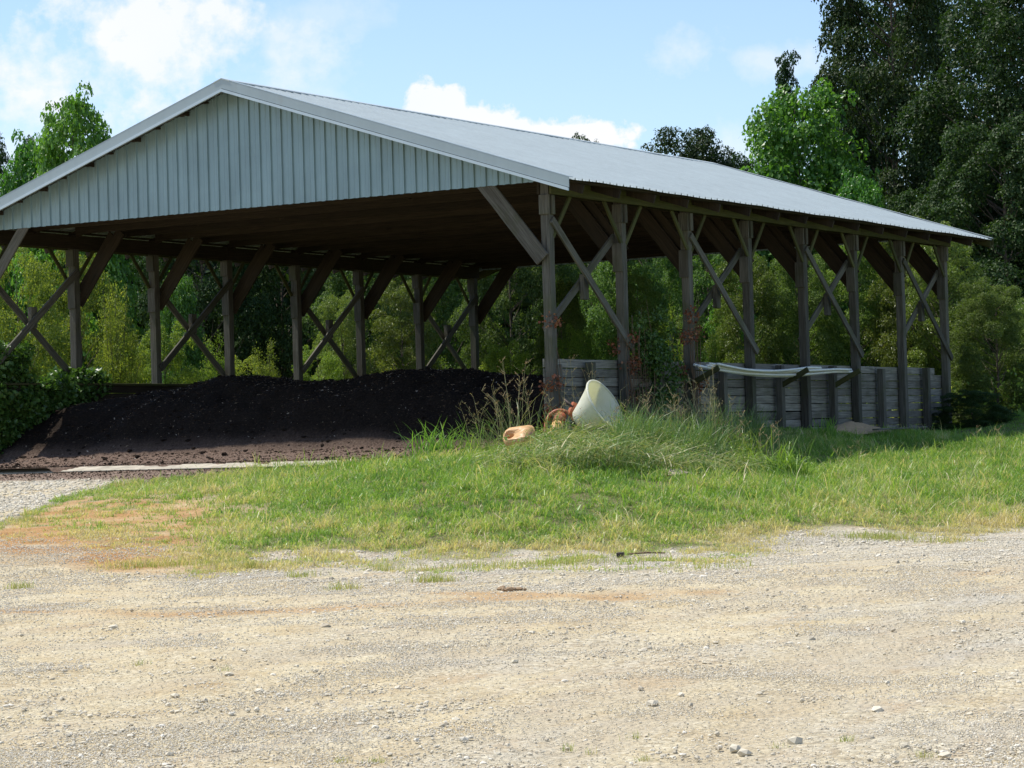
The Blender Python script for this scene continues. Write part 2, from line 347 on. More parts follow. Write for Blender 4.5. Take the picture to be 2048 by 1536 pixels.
c = mix(n, attr(n, 'grass'), c, soil)
mulc = ramp(n, fin, [(.35, (.14, .10, .075)), (.6, (.26, .19, .15)), (.72, (.5, .43, .36))])
c = mix(n, attr(n, 'mulch'), c, mulc)
hh = math_n(n, 'ADD', math_n(n, 'MULTIPLY', fin, 1.), math_n(n, 'MULTIPLY', vf, .5)); hh = math_n(n, 'SUBTRACT', hh, math_n(n, 'MULTIPLY', peb[0].outputs['Distance'], .6))
principled(n, out, c, .95, 0, .1, bump(n, hh, .9, .035)); GROUND = m
trk = np.zeros(TX.shape)
for pl, wd_, am in (([(2300, 1130), (2048, 1205), (1900, 1232), (1700, 1292), (1480, 1365), (1200, 1480), (1000, 1560)], .16, 1.), ([(2300, 1175), (2048, 1228), (1850, 1290), (1600, 1400), (1450, 1490), (1300, 1600)], .16, 1.), ([(-200, 1560), (300, 1460), (800, 1330), (1300, 1240), (1700, 1190), (2300, 1160)], .2, .7),
                    ([(-200, 1450), (300, 1370), (800, 1270), (1200, 1205), (1600, 1165), (2300, 1130)], .2, .7), ([(-200, 1215), (200, 1225), (600, 1222), (1000, 1195), (1400, 1180)], .3, -1.), ([(900, 1183), (1100, 1190), (1300, 1195)], .25, -1.), ([(500, 1600), (900, 1480), (1300, 1380), (1700, 1330), (2200, 1300)], .2, .5)):
    W_ = []
    for px, py in pl:
        hy = 881.4-.0295*(px-1024); dd2 = 9.; 
        for _k in range(12): Pq = at(px, py, dd2); hq = float(H(Pq[0:1], Pq[1:2])[0]); dd2 = dd2*(CAM[2]-hq)/max(.05, CAM[2]-Pq[2]) if CAM[2]-Pq[2] > .05 else dd2*1.3
        W_.append(at(px, py, dd2)[:2])
    for a, b_ in zip(W_[:-1], W_[1:]):
        ab = b_-a; tt_ = np.clip(((TX-a[0])*ab[0]+(TY-a[1])*ab[1])/(ab@ab), 0, 1); q_ = np.hypot(TX-a[0]-tt_*ab[0], TY-a[1]-tt_*ab[1]); v_ = np.exp(-(q_/wd_)**2)*abs(am)
        trk = np.where(v_ > np.abs(trk), v_*np.sign(am), trk)
trk *= .4+1.2*sstep(.3, .6, fbm(TX, TY, 1.2, 3, 77)); TZ = TZ-.018*np.clip(trk, 0, 1)
greyzone = np.where(d_ > 8, sstep(lot_+75, lot_+25, py_)*sstep(lot_-25, lot_-5, py_)*sstep(380, 500, px_)*1.0, 0)-.35*sstep(1150, 300, px_)*sstep(lot_+60, lot_+110, py_)+.35*sstep(1500, 1900, px_)
greyzone = np.where((d_ > 36) & (px_ < 500) & (py_ < 1040), 1, greyzone)
meshobj('ground', np.stack([TX, TY, TZ], -1).reshape(-1, 3), TF, GROUND, None,
        {'grass': (g_*(1-.9*c_)).ravel(), 'clay': c_.ravel(), 'mulch': m_.ravel(), 'track': np.clip(trk, 0, 1).ravel(), 'rust': np.clip(-trk, 0, 1).ravel(), 'grey': greyzone.ravel()}, True)
tag(bpy.data.objects['ground'], kind='structure')
# concrete slab of the barn floor
CONC = plain('concrete', (.52, .47, .37), .9, .45, 5)
b = MB(); b.add([(17.2, .55, 0), (17.2, 12.35, 0), (-1.2, 12.35, 0), (-1.2, .55, 0), (-1.52, .55, -.07), (-1.52, 12.35, -.07), (-1.52, .55, -.3), (-1.52, 12.35, -.3), (17.2, .55, -.3), (17.2, 12.35, -.3)], [(0, 1, 2, 3), (3, 2, 5, 4), (4, 5, 7, 6), (6, 7, 9, 8), (8, 9, 1, 0), (0, 3, 4, 6, 8), (1, 9, 7, 5, 2)]); tag(b.build('concrete_slab', CONC), kind='structure')
# ---------------------------------------------------------------- barn
barn = empty('pole_barn', (0, 0, 0))
tag(barn, 'open sided wooden pole barn with a galvanised metal gable roof over a mulch heap', 'barn')
def board(name, p0, p1, wd, th, mat, parent, side=(0, 0, 1), jag=0):
    """board from p0 to p1; wd measured along `side` (made perpendicular), th across; grain along local Z"""
    p0 = np.asarray(p0, float); p1 = np.asarray(p1, float); z = p1-p0; Ln = np.linalg.norm(z); z /= Ln
    s = np.asarray(side, float); s = s-(s@z)*z; s /= np.linalg.norm(s); t = np.cross(z, s)
    k = max(2, int(Ln/.35)); V = []
    for i in range(k+1):
        j = (random.random()-.5)*.006+(random.random()-.5)*.012*jag; q = (random.random()-.5)*.004
        for a, c in ((-1, -1), (1, -1), (1, 1), (-1, 1)): V.append((a*wd/2+j, c*th/2+q, Ln*i/k))
    Fq = [(i*4+j, i*4+(j+1) % 4, i*4+4+(j+1) % 4, i*4+4+j) for i in range(k) for j in range(4)]+[(3, 2, 1, 0), (k*4, k*4+1, k*4+2, k*4+3)]
    bb = MB(); bb.add(V, Fq); o = bb.build(name, mat, parent)
    o.matrix_local = Matrix([[s[0], t[0], z[0], p0[0]], [s[1], t[1], z[1], p0[1]], [s[2], t[2], z[2], p0[2]], [0, 0, 0, 1]])
    md = o.modifiers.new('bevel', 'BEVEL'); md.width = .006; md.segments = 1; md.limit_method = 'ANGLE'
    return o
PT = .155
SL = .3262                                # roof slope
def zroof(y):                             # top of the roof deck
    return ZB+.17-.02+SL*((y+.745) if y <= W/2 else (W+.745-y))
for side in (0, 1):
    yc = 0. if side == 0 else W; o_ = -1 if side == 0 else 1      # o_: outward
    for k in range(8):
        x = k*BAY; dx = (random.random()-.5)*.03
        board('post', (x+dx, yc, -.15), (x, yc, ZB+.26), PT, PT, WOOD, barn, (1, 0, 0))
        # scabs nailed on the face towards the yard
        board('scab_board', (x-.099, yc+o_*.01, ZB-.32), (x-.099, yc+o_*.01, ZB+.0), .19, .038, WOOD, barn, (0, 1, 0))
        if k > 0:
            board('scab_board', (x-.099, yc-o_*.01, ZB-1.15), (x-.099, yc-o_*.01, ZB-.66), .19, .038, WOOD, barn, (0, 1, 0))
        board('scab_board', (x+.02, yc+o_*.099, ZB-.32), (x+.02, yc+o_*.099, ZB-.003), .10, .038, WOOD, barn, (1, 0, 0))
        # wide knee brace across the building
        xk = x-.14 if k == 0 else x+.1
        board('knee_brace', (xk, yc-o_*.02, ZB-1.05), (xk, yc-o_*1.12, ZB+.3), .27 if side == 0 else .21, .04, WOOD if k == 0 else WOODD, barn, (0, 1, 1), 1)
        if k > 0: board('knee_brace', (xk+.05, yc-o_*.0, ZB-.80), (xk+.05, yc-o_*.85, ZB+.28), .20 if side == 0 else .13, .038, WOODD, barn, (0, 1, 1), 1)
        # small braces along the building
        for s_ in (-1, 1):
            if (k == 0 and s_ < 0) or (k == 7 and s_ > 0): continue
            board('eave_brace', (x+s_*.06, yc+o_*.06, ZB-.68), (x+s_*.66, yc+o_*.06, ZB+.02), .08, .038, WOODM, barn, (1, 0, 0))
    # beams (outer and inner)
    for k in range(3):
        xa, xb = [(-.12, 7.2), (7.205, 12.3), (12.305, LEN+.10)][k]
        board('side_beam', (xa, yc+o_*.142, ZB+.145), (xb, yc+o_*.142, ZB+.145), .29, .045, WOODM, barn, (0, 0, 1))
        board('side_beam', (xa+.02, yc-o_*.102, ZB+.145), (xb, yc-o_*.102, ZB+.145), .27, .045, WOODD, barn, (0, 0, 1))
    # crossed braces
    for k in (0, 2, 4, 6):
        x0, x1 = k*BAY, (k+1)*BAY
        if side == 0:
            board('cross_brace', (x0-.02, yc-.10, ZB-.40), (x1+.14, yc-.10, ZB-2.45), .135, .04, WOOD, barn, (0, 0, 1))
            board('cross_brace', (x0-.02, yc+.10, ZB-2.2), (x1-.05, yc+.10, ZB-.55), .135, .04, WOOD, barn, (0, 0, 1))
            board('brace_block', ((x0+x1)/2-.02, yc+.03, ZB-1.66), ((x0+x1)/2-.02, yc+.03, ZB-1.24), .16, .09, WOOD, barn, (1, 0, 0))
        else:
            board('cross_brace', (x0+.02, yc-.10, ZB-2.3), (x1, yc-.10, ZB-.42), .135, .045, WOOD, barn, (0, 0, 1))
            board('cross_brace', (x0+.02, yc+.10, ZB-.5), (x1-.02, yc+.10, ZB-2.45), .135, .045, WOOD, barn, (0, 0, 1))
            board('brace_block', ((x0+x1)/2, yc, ZB-1.55), ((x0+x1)/2, yc, ZB-1.15), .16, .10, WOOD, barn, (1, 0, 0))
# trusses
for k in range(16):
    x = -.07+k*1.22
    if x > LEN+1: break
    zb = ZB+.365
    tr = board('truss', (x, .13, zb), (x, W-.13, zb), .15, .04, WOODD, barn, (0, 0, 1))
    mb = MB()
    def bar(y0, z0, y1, z1, h=.13, xo=.043):
        a = np.array([y0, z0]); c2 = np.array([y1, z1]); t = (c2-a)/np.linalg.norm(c2-a); nn = np.array([-t[1], t[0]])*h/2
        q = [a-nn, c2-nn, c2+nn, a+nn]; V = [(x+xo+e, v[0], v[1]) for e in (-.02, .02) for v in q]
        mb.add(V, [(3, 2, 1, 0), (4, 5, 6, 7), (0, 1, 5, 4), (1, 2, 6, 5), (2, 3, 7, 6), (3, 0, 4, 7)])
    for s_ in (0, 1):
        yy = (lambda v: v) if s_ == 0 else (lambda v: W-v)
        bar(yy(-.70), zroof(-.70)-.13, yy(W/2-.02), zroof(W/2)-.13, .14)
        for a0, a1 in ((2.2, 2.6), (4.2, 3.2), (4.2, 5.2)):
            bar(yy(a0), zb+.02, yy(a1), zroof(a1)-.2, .09, .0)
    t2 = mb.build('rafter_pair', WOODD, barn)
for i in range(13):                      # purlins
    for s_ in (0, 1):
        y = -.6+i*.545; yy = y if s_ == 0 else W-y
        if y > W/2-.03: continue
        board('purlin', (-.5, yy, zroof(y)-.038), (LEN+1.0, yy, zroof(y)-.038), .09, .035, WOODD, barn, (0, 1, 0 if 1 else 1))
# roof sheets with ribs
X0, X1 = -.60, LEN+1.10
def ribs(a, b, pitch=.2286, h=.03):
    xs = []; x = a
    while x < b-.02:
        for dx, hh in ((0, 0), (.010, h), (.032, h), (.042, 0), (.11, 0), (.118, .005), (.134, .005), (.142, 0)):
            if x+dx < b: xs.append((x+dx, hh))
        x += pitch
    xs.append((b, 0)); return xs
prof = ribs(X0, X1); ye = -.745
for s_ in (0, 1):
    V = []; Fq = []; ny_ = 15
    for i, (x, h) in enumerate(prof):
        for j in range(ny_):
            t = j/(ny_-1); y = ye+t*(W/2-ye)
            wv = .006*math.sin(x*1.3+j*1.7)+.004*math.sin(x*4.1+s_)
            V.append((x, y if s_ == 0 else W-y, zroof(y)+.02+h+wv))
    for i in range(len(prof)-1):
        for j in range(ny_-1):
            a = i*ny_+j; Fq.append((a, a+ny_, a+ny_+1, a+1) if s_ == 0 else (a+1, a+ny_+1, a+ny_, a))
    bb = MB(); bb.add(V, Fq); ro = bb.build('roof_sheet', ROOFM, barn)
    sm = ro.modifiers.new('solid', 'SOLIDIFY'); sm.thickness = .003; sm.offset = -1
zr = zroof(W/2)
bb = MB()                                  # ridge cap
for s_ in (-1, 1):
    bb.add([(X0-.02, W/2, zr+.065), (X1, W/2, zr+.065), (X1, W/2+s_*.17, zr+.065-.17*SL), (X0-.02, W/2+s_*.17, zr+.065-.17*SL),
            (X0-.02, W/2, zr+.05), (X1, W/2, zr+.05), (X1, W/2+s_*.17, zr+.045-.17*SL), (X0-.02, W/2+s_*.17, zr+.045-.17*SL)],
           [(0, 1, 2, 3), (7, 6, 5, 4), (0, 3, 7, 4), (2, 1, 5, 6), (3, 2, 6, 7)])
bb.build('ridge_cap', ROOFM, barn)
# gable siding (front and rear)
zgb = ZB+.21
for xg, sg in ((-.165, -1), (LEN+.165, 1)):
    pr = ribs(-.12, W+.12); V = []; Fq = []
    for i, (y, h) in enumerate(pr):
        top = max(zroof(y)-.02, zgb+.02); V += [(xg+sg*h, y, zgb+.004*math.sin(i)), (xg+sg*h, y, top)]
    for i in range(len(pr)-1): a = 2*i; Fq.append((a, a+1, a+3, a+2))
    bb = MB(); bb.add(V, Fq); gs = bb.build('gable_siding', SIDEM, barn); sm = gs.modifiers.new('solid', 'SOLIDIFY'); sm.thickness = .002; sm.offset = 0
    board('gable_girt', (xg-sg*.06, 0.2, zgb+.1), (xg-sg*.06, W-.2, zgb+.1), .14, .04, WOODD, barn, (0, 0, 1))
SCREW = plain('screw_grey', (.3, .3, .29), .5, .1)
# rake trim and fly rafters
for xe, sg in ((X0, -1), (X1, 1)):
    for s_ in (0, 1):
        def pt(y, z, x): return (x, y if s_ == 0 else W-y, z)
        for nm, (za, zb_, xo0, xo1), mt in (('rake_trim', (.052, -.115, 0, .012), TRIM), ('trim_strip', (-.124, -.172, -.004, .034), TRIM2), ('fly_rafter', (-.03, -.145, -.05, -.012), WOODD)):
            bb = MB(); ya, yb = ye-(-.03 if nm == 'fly_rafter' else .03 if nm == 'rake_trim' else .02), W/2
            q = [(ya, zroof(ya)), (yb, zroof(yb))]; V = []
            for yq, zq in q:
                for zz, xx in ((za, xo0), (za, xo1), (zb_, xo1), (zb_, xo0)): V.append(pt(yq, zq+zz, xe+sg*xx))
            bb.add(V, [(0, 1, 2, 3), (7, 6, 5, 4), (0, 4, 5, 1), (1, 5, 6, 2), (2, 6, 7, 3), (3, 7, 4, 0)]); bb.build(nm, mt if sg < 0 else WOODM, barn)
        bb = MB(); V = []
        for yq in (ye-.03, W/2):
            zq = zroof(yq)
            for zz, xx in ((.054, .014), (.062, .014), (.062, -.13), (.054, -.13)): V.append(pt(yq, zq+zz, xe+sg*xx))
        bb.add(V, [(0, 1, 2, 3), (7, 6, 5, 4), (0, 4, 5, 1), (1, 5, 6, 2), (2, 6, 7, 3), (3, 7, 4, 0)]); bb.build('trim_flange', TRIM if sg < 0 else ROOFM, barn)
        # lookouts under the overhang
        for y in np.arange(-.5, W/2, 1.1):
            board('lookout', pt(y, zroof(y)-.07, xe-sg*.05), pt(y, zroof(y)-.07, xe-sg*.42), .08, .035, WOODD, barn, (0, 0, 1))
# ---------------------------------------------------------------- plank walls
ZW = 4.2-2.65
rw = empty('plank_wall', (0, .12, 0)); tag(rw, 'weathered grey plank wall with short posts along the right side of the barn', 'wall')
lw = empty('plank_wall', (0, W-.14, 0)); tag(lw, 'dark plank wall along the far left side of the barn, half under vines', 'wall')
for o, yy, s_ in ((rw, 0, -1), (lw, 0, 1)):
    for r in range(11):
        z = ZW-.075-r*.152
        if z < -.2: break
        for (a, c2) in ((-.05, 4.86), (4.88, 9.74), (9.76, 13.4), (13.42, LEN+.08)):
            if o is rw and r == 0 and a > 13: c2 -= .5
            board('plank', (a, random.uniform(-.006, .006), z+random.uniform(-.004, .004)), (c2, random.uniform(-.006, .006), z+random.uniform(-.006, .006)), .142, .04, PLANK if o is rw else WOODD, o, (0, 0, 1), .6)
    if o is rw:
        for k in range(7): board('wall_post', ((k+.5)*BAY, -.145, -.1), ((k+.5)*BAY+.01, -.145, ZW-.03+random.uniform(-.03, .03)), .15, .13, WOOD, o, (1, 0, 0))
    else:
        board('cap_plank', (-.05, .02, ZW+.025), (LEN, .02, ZW+.025), .24, .045, WOODM, o, (0, 1, 0))
board('prop_board', (.22, -.20, .25), (.10, -.20, 1.45), .13, .04, WOOD, rw, (1, 0, 0))
# ---------------------------------------------------------------- mulch heap
sil = np.array([(-200, 935), (0, 912), (40, 897), (80, 882), (110, 862), (150, 838), (200, 812), (250, 800), (330, 788), (370, 772), (400, 763), (430, 757), (480, 756), (540, 761), (600, 771), (650, 767), (700, 759), (740, 751), (780, 744), (830, 740), (880, 741), (940, 744), (980, 751), (1030, 756), (1080, 748), (1300, 745)])
hx = np.arange(-1.6, 15, .07); hy_ = np.arange(.16, 12.0, .07)
HX, HY = np.meshgrid(hx, hy_, indexing='ij')
xc = 2.3
Y_ = hy_; p_, _, dd_ = proj(np.stack([np.full_like(Y_, xc), Y_, np.full_like(Y_, 1.5)], -1))
crest = CAM[2]+dd_*((881.4-.0295*(p_-1024))-np.interp(p_, sil[:, 0], sil[:, 1]))/F
crest = np.convolve(np.pad(crest, 4, 'edge'), np.ones(9)/9, 'valid')[:len(Y_)]
toe = .20*sstep(-1.1, -.1, HX)
t = np.clip((HX+.25)/(xc+.25+.3*np.sin(HY*.9)), 0, 1); up = np.sin(t*math.pi/2)**.9
HZ = toe+(crest[None, :]-.2)*up
HZ = HZ+np.where(HX > xc, -.25*sstep(xc, 7, HX)-1.2*sstep(9, 15, HX), 0)*sstep(0, 1, crest)[None, :]
HZ = HZ+(fbm(HX, HY, 1.3, 4, 41)-.5)*.34*sstep(-.8, .6, HX)*sstep(xc+2, xc-1, HX)+(fbm(HX, HY, 9, 3, 42)-.5)*.06*sstep(-1.4, -.6, HX)
xe_ = -1.12-.6*sstep(8.8, 9.8, HY)+-.10+.6*(fbm(HX, HY, .8, 3, 47)-.5)+.25*(fbm(HX, HY, 5, 2, 48)-.5)
HZ = np.where(HX < xe_+.1, np.minimum(HZ, .03), HZ)
edge = sstep(xe_-.07, xe_+.02, HX); HZ = HZ*edge-.08*(1-edge)
m, n, out = material('mulch'); p = pos(n); a1 = nz(n, p, 26, 6, .75); a2 = nz(n, p, 2.5, 4); a3 = nz(n, p, 90, 3)
c = ramp(n, a1, [(.3, (.007, .005, .004)), (.5, (.020, .014, .010)), (.66, (.052, .036, .025)), (.78, (.15, .11, .08))])
c = mix(n, math_n(n, 'MULTIPLY', a2, .6), c, mix(n, .6, c, (.015, .010, .007)))
c = mix(n, attr(n, 'thin'), c, ramp(n, a1, [(.35, (.15, .10, .075)), (.6, (.28, .20, .155)), (.75, (.5, .42, .35))]))
principled(n, out, c, .95, 0, .1, bump(n, math_n(n, 'ADD', a1, a3), 1., .03)); MUL = m
a_, b_ = HX.shape; ii = np.arange(a_*b_).reshape(a_, b_); Fh = np.stack([ii[:-1, :-1], ii[1:, :-1], ii[1:, 1:], ii[:-1, 1:]], -1).reshape(-1, 4)
heap = meshobj('mulch_heap', np.stack([HX, HY, HZ], -1).reshape(-1, 3), Fh, MUL, None, {'thin': (sstep(.15, -.5, HX)*.9).ravel()}, True)
tag(heap, 'long heap of dark brown mulch filling the shaded floor of the barn', 'mulch heap')
def hz_at(x, y):
    i = np.clip(((x-hx[0])/.07).astype(int), 0, a_-1); j = np.clip(((y-hy_[0])/.07).astype(int), 0, b_-1); return HZ[i, j]
def leaves(C, size, aspect, up=.3, nrm=None, jit=.5, r=rng):
    """one small folded leaf per centre C -> verts, quads"""
    n = len(C); nr = r.normal(size=(n, 3)); nr[:, 2] = nr[:, 2]+up*2
    if nrm is not None: nr = nr*jit+nrm
    nr /= np.linalg.norm(nr, axis=1)[:, None]; a = r.normal(size=(n, 3)); a -= (a*nr).sum(1)[:, None]*nr; a /= np.linalg.norm(a, axis=1)[:, None]
    b = np.cross(nr, a); s = (size*(.6+.8*r.random(n)))[:, None]
    V = np.stack([C-a*s*.5, C+b*s*aspect*.5+nr*s*.12, C+a*s*.5, C-b*s*aspect*.5+nr*s*.12], 1).reshape(-1, 3)
    return V, np.arange(4*n).reshape(n, 4)
def chips(name, xs, ys, zs, size, mat, parent=None):
    V, Fq = leaves(np.stack([xs, ys, zs], -1), size, .35, 1.); return meshobj(name, V, Fq, mat, parent, {'tone': np.repeat(rng.random(len(xs)), 4)})
CHIP = leaf_mat('chip', [(0, (.02, .013, .009)), (.7, (.06, .04, .028)), (.93, (.16, .12, .085)), (1, (.5, .43, .35))], .0, .1, .8)
q = 26000; x = rng.uniform(-1.4, 3.2, q); y = rng.uniform(.4, 11.8, q); o = chips('bark_chips', x, y, hz_at(x, y)+.008, .05, CHIP, heap); o['kind'] = 'stuff'
q = 16000; x = rng.uniform(-5, -.9, q); y = rng.uniform(-.5, 13, q); k = (x+5)/4 > rng.random(q)**.7; x = x[k]; y = y[k]
z = np.where((x > -1.25) & (y > .55) & (y < 12.35), 0, H(x, y)); g, _, mm, *_r2 = zones(x, y, z); k = (mm > .3) & ~((x > -1.75) & (x < -1.0)); x, y, z = x[k], y[k], z[k]
tag(chips('spilled_mulch', x, y, z+.012, .05, CHIP), 'spilled bark chips scattered on the ground in front of the barn floor', 'mulch', kind='stuff')
# ---------------------------------------------------------------- gravel
def ico(sub=0):
    t = (1+5**.5)/2; v = np.array([(-1, t, 0), (1, t, 0), (-1, -t, 0), (1, -t, 0), (0, -1, t), (0, 1, t), (0, -1, -t), (0, 1, -t), (t, 0, -1), (t, 0, 1), (-t, 0, -1), (-t, 0, 1)])/math.hypot(1, t)
    f = np.array([(0, 11, 5), (0, 5, 1), (0, 1, 7), (0, 7, 10), (0, 10, 11), (1, 5, 9), (5, 11, 4), (11, 10, 2), (10, 7, 6), (7, 1, 8), (3, 9, 4), (3, 4, 2), (3, 2, 6), (3, 6, 8), (3, 8, 9), (4, 9, 5), (2, 4, 11), (6, 2, 10), (8, 6, 7), (9, 8, 1)])
    return v, f
IV, IFc = ico()
OV = np.array([(1, 0, 0), (-.5, .87, 0), (-.5, -.87, 0), (0, 0, .9), (.3, .1, -.8)]); OF = np.array([(0, 1, 3), (1, 2, 3), (2, 0, 3), (1, 0, 4), (2, 1, 4), (0, 2, 4)])
def pebbles(name, X, Y, Z, s, mat):
    n = len(X); V = OV[None]*(1+.5*(rng.random((n, 5, 3))-.5))*s[:, None, None]*np.array([1, 1, .75]); a = rng.random(n)*6.28; ca, sa = np.cos(a)[:, None], np.sin(a)[:, None]
    V = np.stack([V[..., 0]*ca-V[..., 1]*sa, V[..., 0]*sa+V[..., 1]*ca, V[..., 2]], -1)+np.stack([X, Y, Z+s*.25], -1)[:, None, :]
    return meshobj(name, V.reshape(-1, 3), (OF[None]+(np.arange(n)*5)[:, None, None]).reshape(-1, 3), mat, None, {'tone': np.repeat(rng.random(n), 5)})
def stones(name, X, Y, Z, s, mat, parent=None, tone=None):
    n = len(X); V = IV[None]*(1+.35*(rng.random((n, 12, 1))-.5)+.25*(rng.random((n, 12, 3))-.5)); sc = np.stack([s*rng.uniform(.7, 1.3, n), s*rng.uniform(.7, 1.3, n), s*rng.uniform(.4, .85, n)], -1)
    V = V*sc[:, None, :]; a = rng.random(n)*6.28; ca, sa = np.cos(a)[:, None], np.sin(a)[:, None]
    V = np.stack([V[..., 0]*ca-V[..., 1]*sa, V[..., 0]*sa+V[..., 1]*ca, V[..., 2]], -1)+np.stack([X, Y, Z+s*.12], -1)[:, None, :]
    Fq = (IFc[None]+(np.arange(n)*12)[:, None, None]).reshape(-1, 3)
    return meshobj(name, V.reshape(-1, 3), Fq, mat, parent, {'tone': np.repeat(rng.random(n) if tone is None else tone, 12)})
m, n, out = material('stone'); p = pos(n); a1 = nz(n, p, 60, 4); c = ramp(n, attr(n, 'tone'), [(0, (.42, .37, .28)), (.35, (.56, .51, .40)), (.7, (.66, .60, .46)), (1, (.76, .72, .62))])
principled(n, out, mix(n, math_n(n, 'MULTIPLY', a1, .5), c, (.45, .38, .27)), .9, 0, .2); STONE = m
q = 2600; x = rng.uniform(-.9, 3., q); y = rng.uniform(.4, 11.6, q); CL_ = stones('mulch_clods', x, y, hz_at(x, y), .012+.05*rng.random(q)**5, MUL, heap); CL_['kind'] = 'stuff'
def wedge(n, d0, d1, pw=1., l=-150, r_=2200):
    u = rng.random(n); d = d0*(d1/d0)**(u**pw); px = rng.uniform(l, r_, n)
    P = CAM+d[:, None]*(np.array([math.cos(YA), math.sin(YA), 0])+np.array([math.sin(YA), -math.cos(YA), 0])*((px-1024)/F)[:, None]); return P[:, 0], P[:, 1], d, px
x, y, d, _ = wedge(95000, 10.5, 33, 1.0); z = H(x, y); g, cl_, mm, lt, px, py, dd = zones(x, y, z)
ncl = fbm(x, y, .8, 3, 51)*.6+fbm(x, y, 3, 2, 52)*.4
k = (g < .35) & (cl_ < .3) & (rng.random(len(x)) < .06+.9*sstep(.45, .66, ncl)+.8*((py < lt+60) & (px > 400)))
x, y, z, py, lt, px = x[k], y[k], z[k], py[k], lt[k], px[k]; s = .0035+.006*rng.random(len(x))**2+.016*rng.random(len(x))**18
s *= np.where(py < lt+70, 1.5, 1)
tag(stones('gravel', x, y, z, s, STONE), 'loose pale grey gravel strewn over the sandy yard', 'gravel', kind='stuff')
x, y, d, _ = wedge(300000, 10.5, 32, .9); z = H(x, y); g, cl_, mm, lt, px, py, dd = zones(x, y, z); ncl = fbm(x, y, 1.1, 3, 55); k = (g < .4) & (rng.random(len(x)) < .08+.9*sstep(.44, .64, ncl)); x, y, z, d = x[k], y[k], z[k], d[k]
tag(pebbles('grit', x, y, z, (.0035+.004*rng.random(len(x)))*(.6+d/25), STONE), 'fine pale grit and pebbles over the sandy yard', 'gravel', kind='stuff')
x, y, d, px = wedge(9000, 33, 50, 1, -100, 500); z = H(x, y); g, cl_, mm, lt, px, py, dd = zones(x, y, z); k = (g < .3) & (mm < .5) & (cl_ < .3); x, y, z = x[k], y[k], z[k]
tag(stones('gravel', x, y, z, .015+.02*rng.random(len(x)), STONE), 'grey gravel on the drive in front of the barn floor', 'gravel', kind='stuff')
# ---------------------------------------------------------------- grass
def ground_hit(px, py, dmin=10., dmax=120.):
    ds = np.linspace(dmin, dmax, 1400); P = CAM+ds[:, None]*(FW+RT*(px-1024)/F+UP*(768-py)/F)
    h = H(P[:, 0], P[:, 1]); k = np.argmax(P[:, 2] < h); P = P[k] if P[k][2] < h[k] else P[-1]; return np.array([P[0], P[1], float(H(np.array([P[0]]), np.array([P[1]]))[0])])
def blades(X, Y, Z, L_, wd, lean, dirx=None, seg=3, th0=0.):
    n = len(X); a = rng.random(n)*6.283 if dirx is None else dirx; ln = lean*rng.uniform(.3, 1.4, n)
    dx, dy = np.cos(a), np.sin(a); b = rng.random(n)*6.283; wx, wy = np.cos(b)*wd, np.sin(b)*wd
    V = []; hx2 = np.zeros(n); hz2 = np.zeros(n)
    for i in range(seg):
        k = 1-i/seg*.55
        for s_ in (-1, 1): V.append(np.stack([X+dx*hx2+s_*wx*k, Y+dy*hx2+s_*wy*k, Z+hz2-.01], -1))
        th = th0+ln*(i+.5)/seg; hx2 = hx2+np.sin(th)*L_/seg; hz2 = hz2+np.cos(th)*L_/seg
    V.append(np.stack([X+dx*hx2, Y+dy*hx2, Z+hz2-.01], -1)); V = np.stack(V, 1); m_ = 2*seg+1
    f4 = [(2*i, 2*i+1, 2*i+3, 2*i+2) for i in range(seg-1)]; off = (np.arange(n)*m_)[:, None, None]
    return V.reshape(-1, 3), [(np.array(f4)[None]+off).reshape(-1, 4), (np.array([(2*seg-2, 2*seg-1, 2*seg)])[None]+off).reshape(-1, 3)], m_
GRASS = leaf_mat('grass', [(0, (.11, .21, .035)), (.4, (.20, .34, .055)), (.68, (.32, .43, .10)), (.88, (.48, .48, .20)), (1, (.62, .52, .32))], .42, .45, .42, (1.3, 1.3, .6))
def grass_obj(name, X, Y, Z, L_, wd, lean, tone, label, cat, mat=None, parent=None, dirx=None, seg=3, kind='stuff', th0=0.):
    V, Fs, m_ = blades(X, Y, Z, L_, wd, lean, dirx, seg, th0); o = meshobj(name, V, Fs, mat or GRASS, parent, {'tone': np.repeat(np.clip(tone, 0, 1), m_)})
    if label: tag(o, label, cat, kind=kind)
    elif kind: o['kind'] = kind
    return o
JG = ground_hit(1041, 902)[:2]; x, y, d, _ = wedge(780000, 26, 52, .8); kj = ~((np.hypot(x-JG[0], y-JG[1]) < .34)); x, y, d = x[kj], y[kj], d[kj]; z = H(x, y); g, cl_, mm, lt, px, py, dd = zones(x, y, z)
cl1 = fbm(x, y, 1.6, 3, 61); cl2 = fbm(x, y, 6, 2, 62)
k = (rng.random(len(x)) < g*(.22+1.1*sstep(.35, .6, cl1*.4+cl2*.6))) & ~((x > -1.1) & (y > 0)); x, y, z, px, py, lt, cl1, cl2, g = (q[k] for q in (x, y, z, px, py, lt, cl1, cl2, g))
edge = sstep(-5, 55, lt-py); rgt = sstep(1350, 1600, px)
Lb = (.045+.03*edge+.04*rgt*edge*sstep(960, 1000, py)*sstep(1075,1040,py))*(.45+.9*rng.random(len(x)))*(.65+.9*sstep(.35, .65, cl2))*(1+.5*sstep(.5, .7, cl1)); Lb *= np.where(py < 1000, 1.1, .9)
Lb *= 1-.45*sstep(600, 200, px); Lb *= 1-.55*sstep(-2.2, -.9, y)*(x > 1.5); Lb *= 1+1.2*(rng.random(len(x)) < .06)
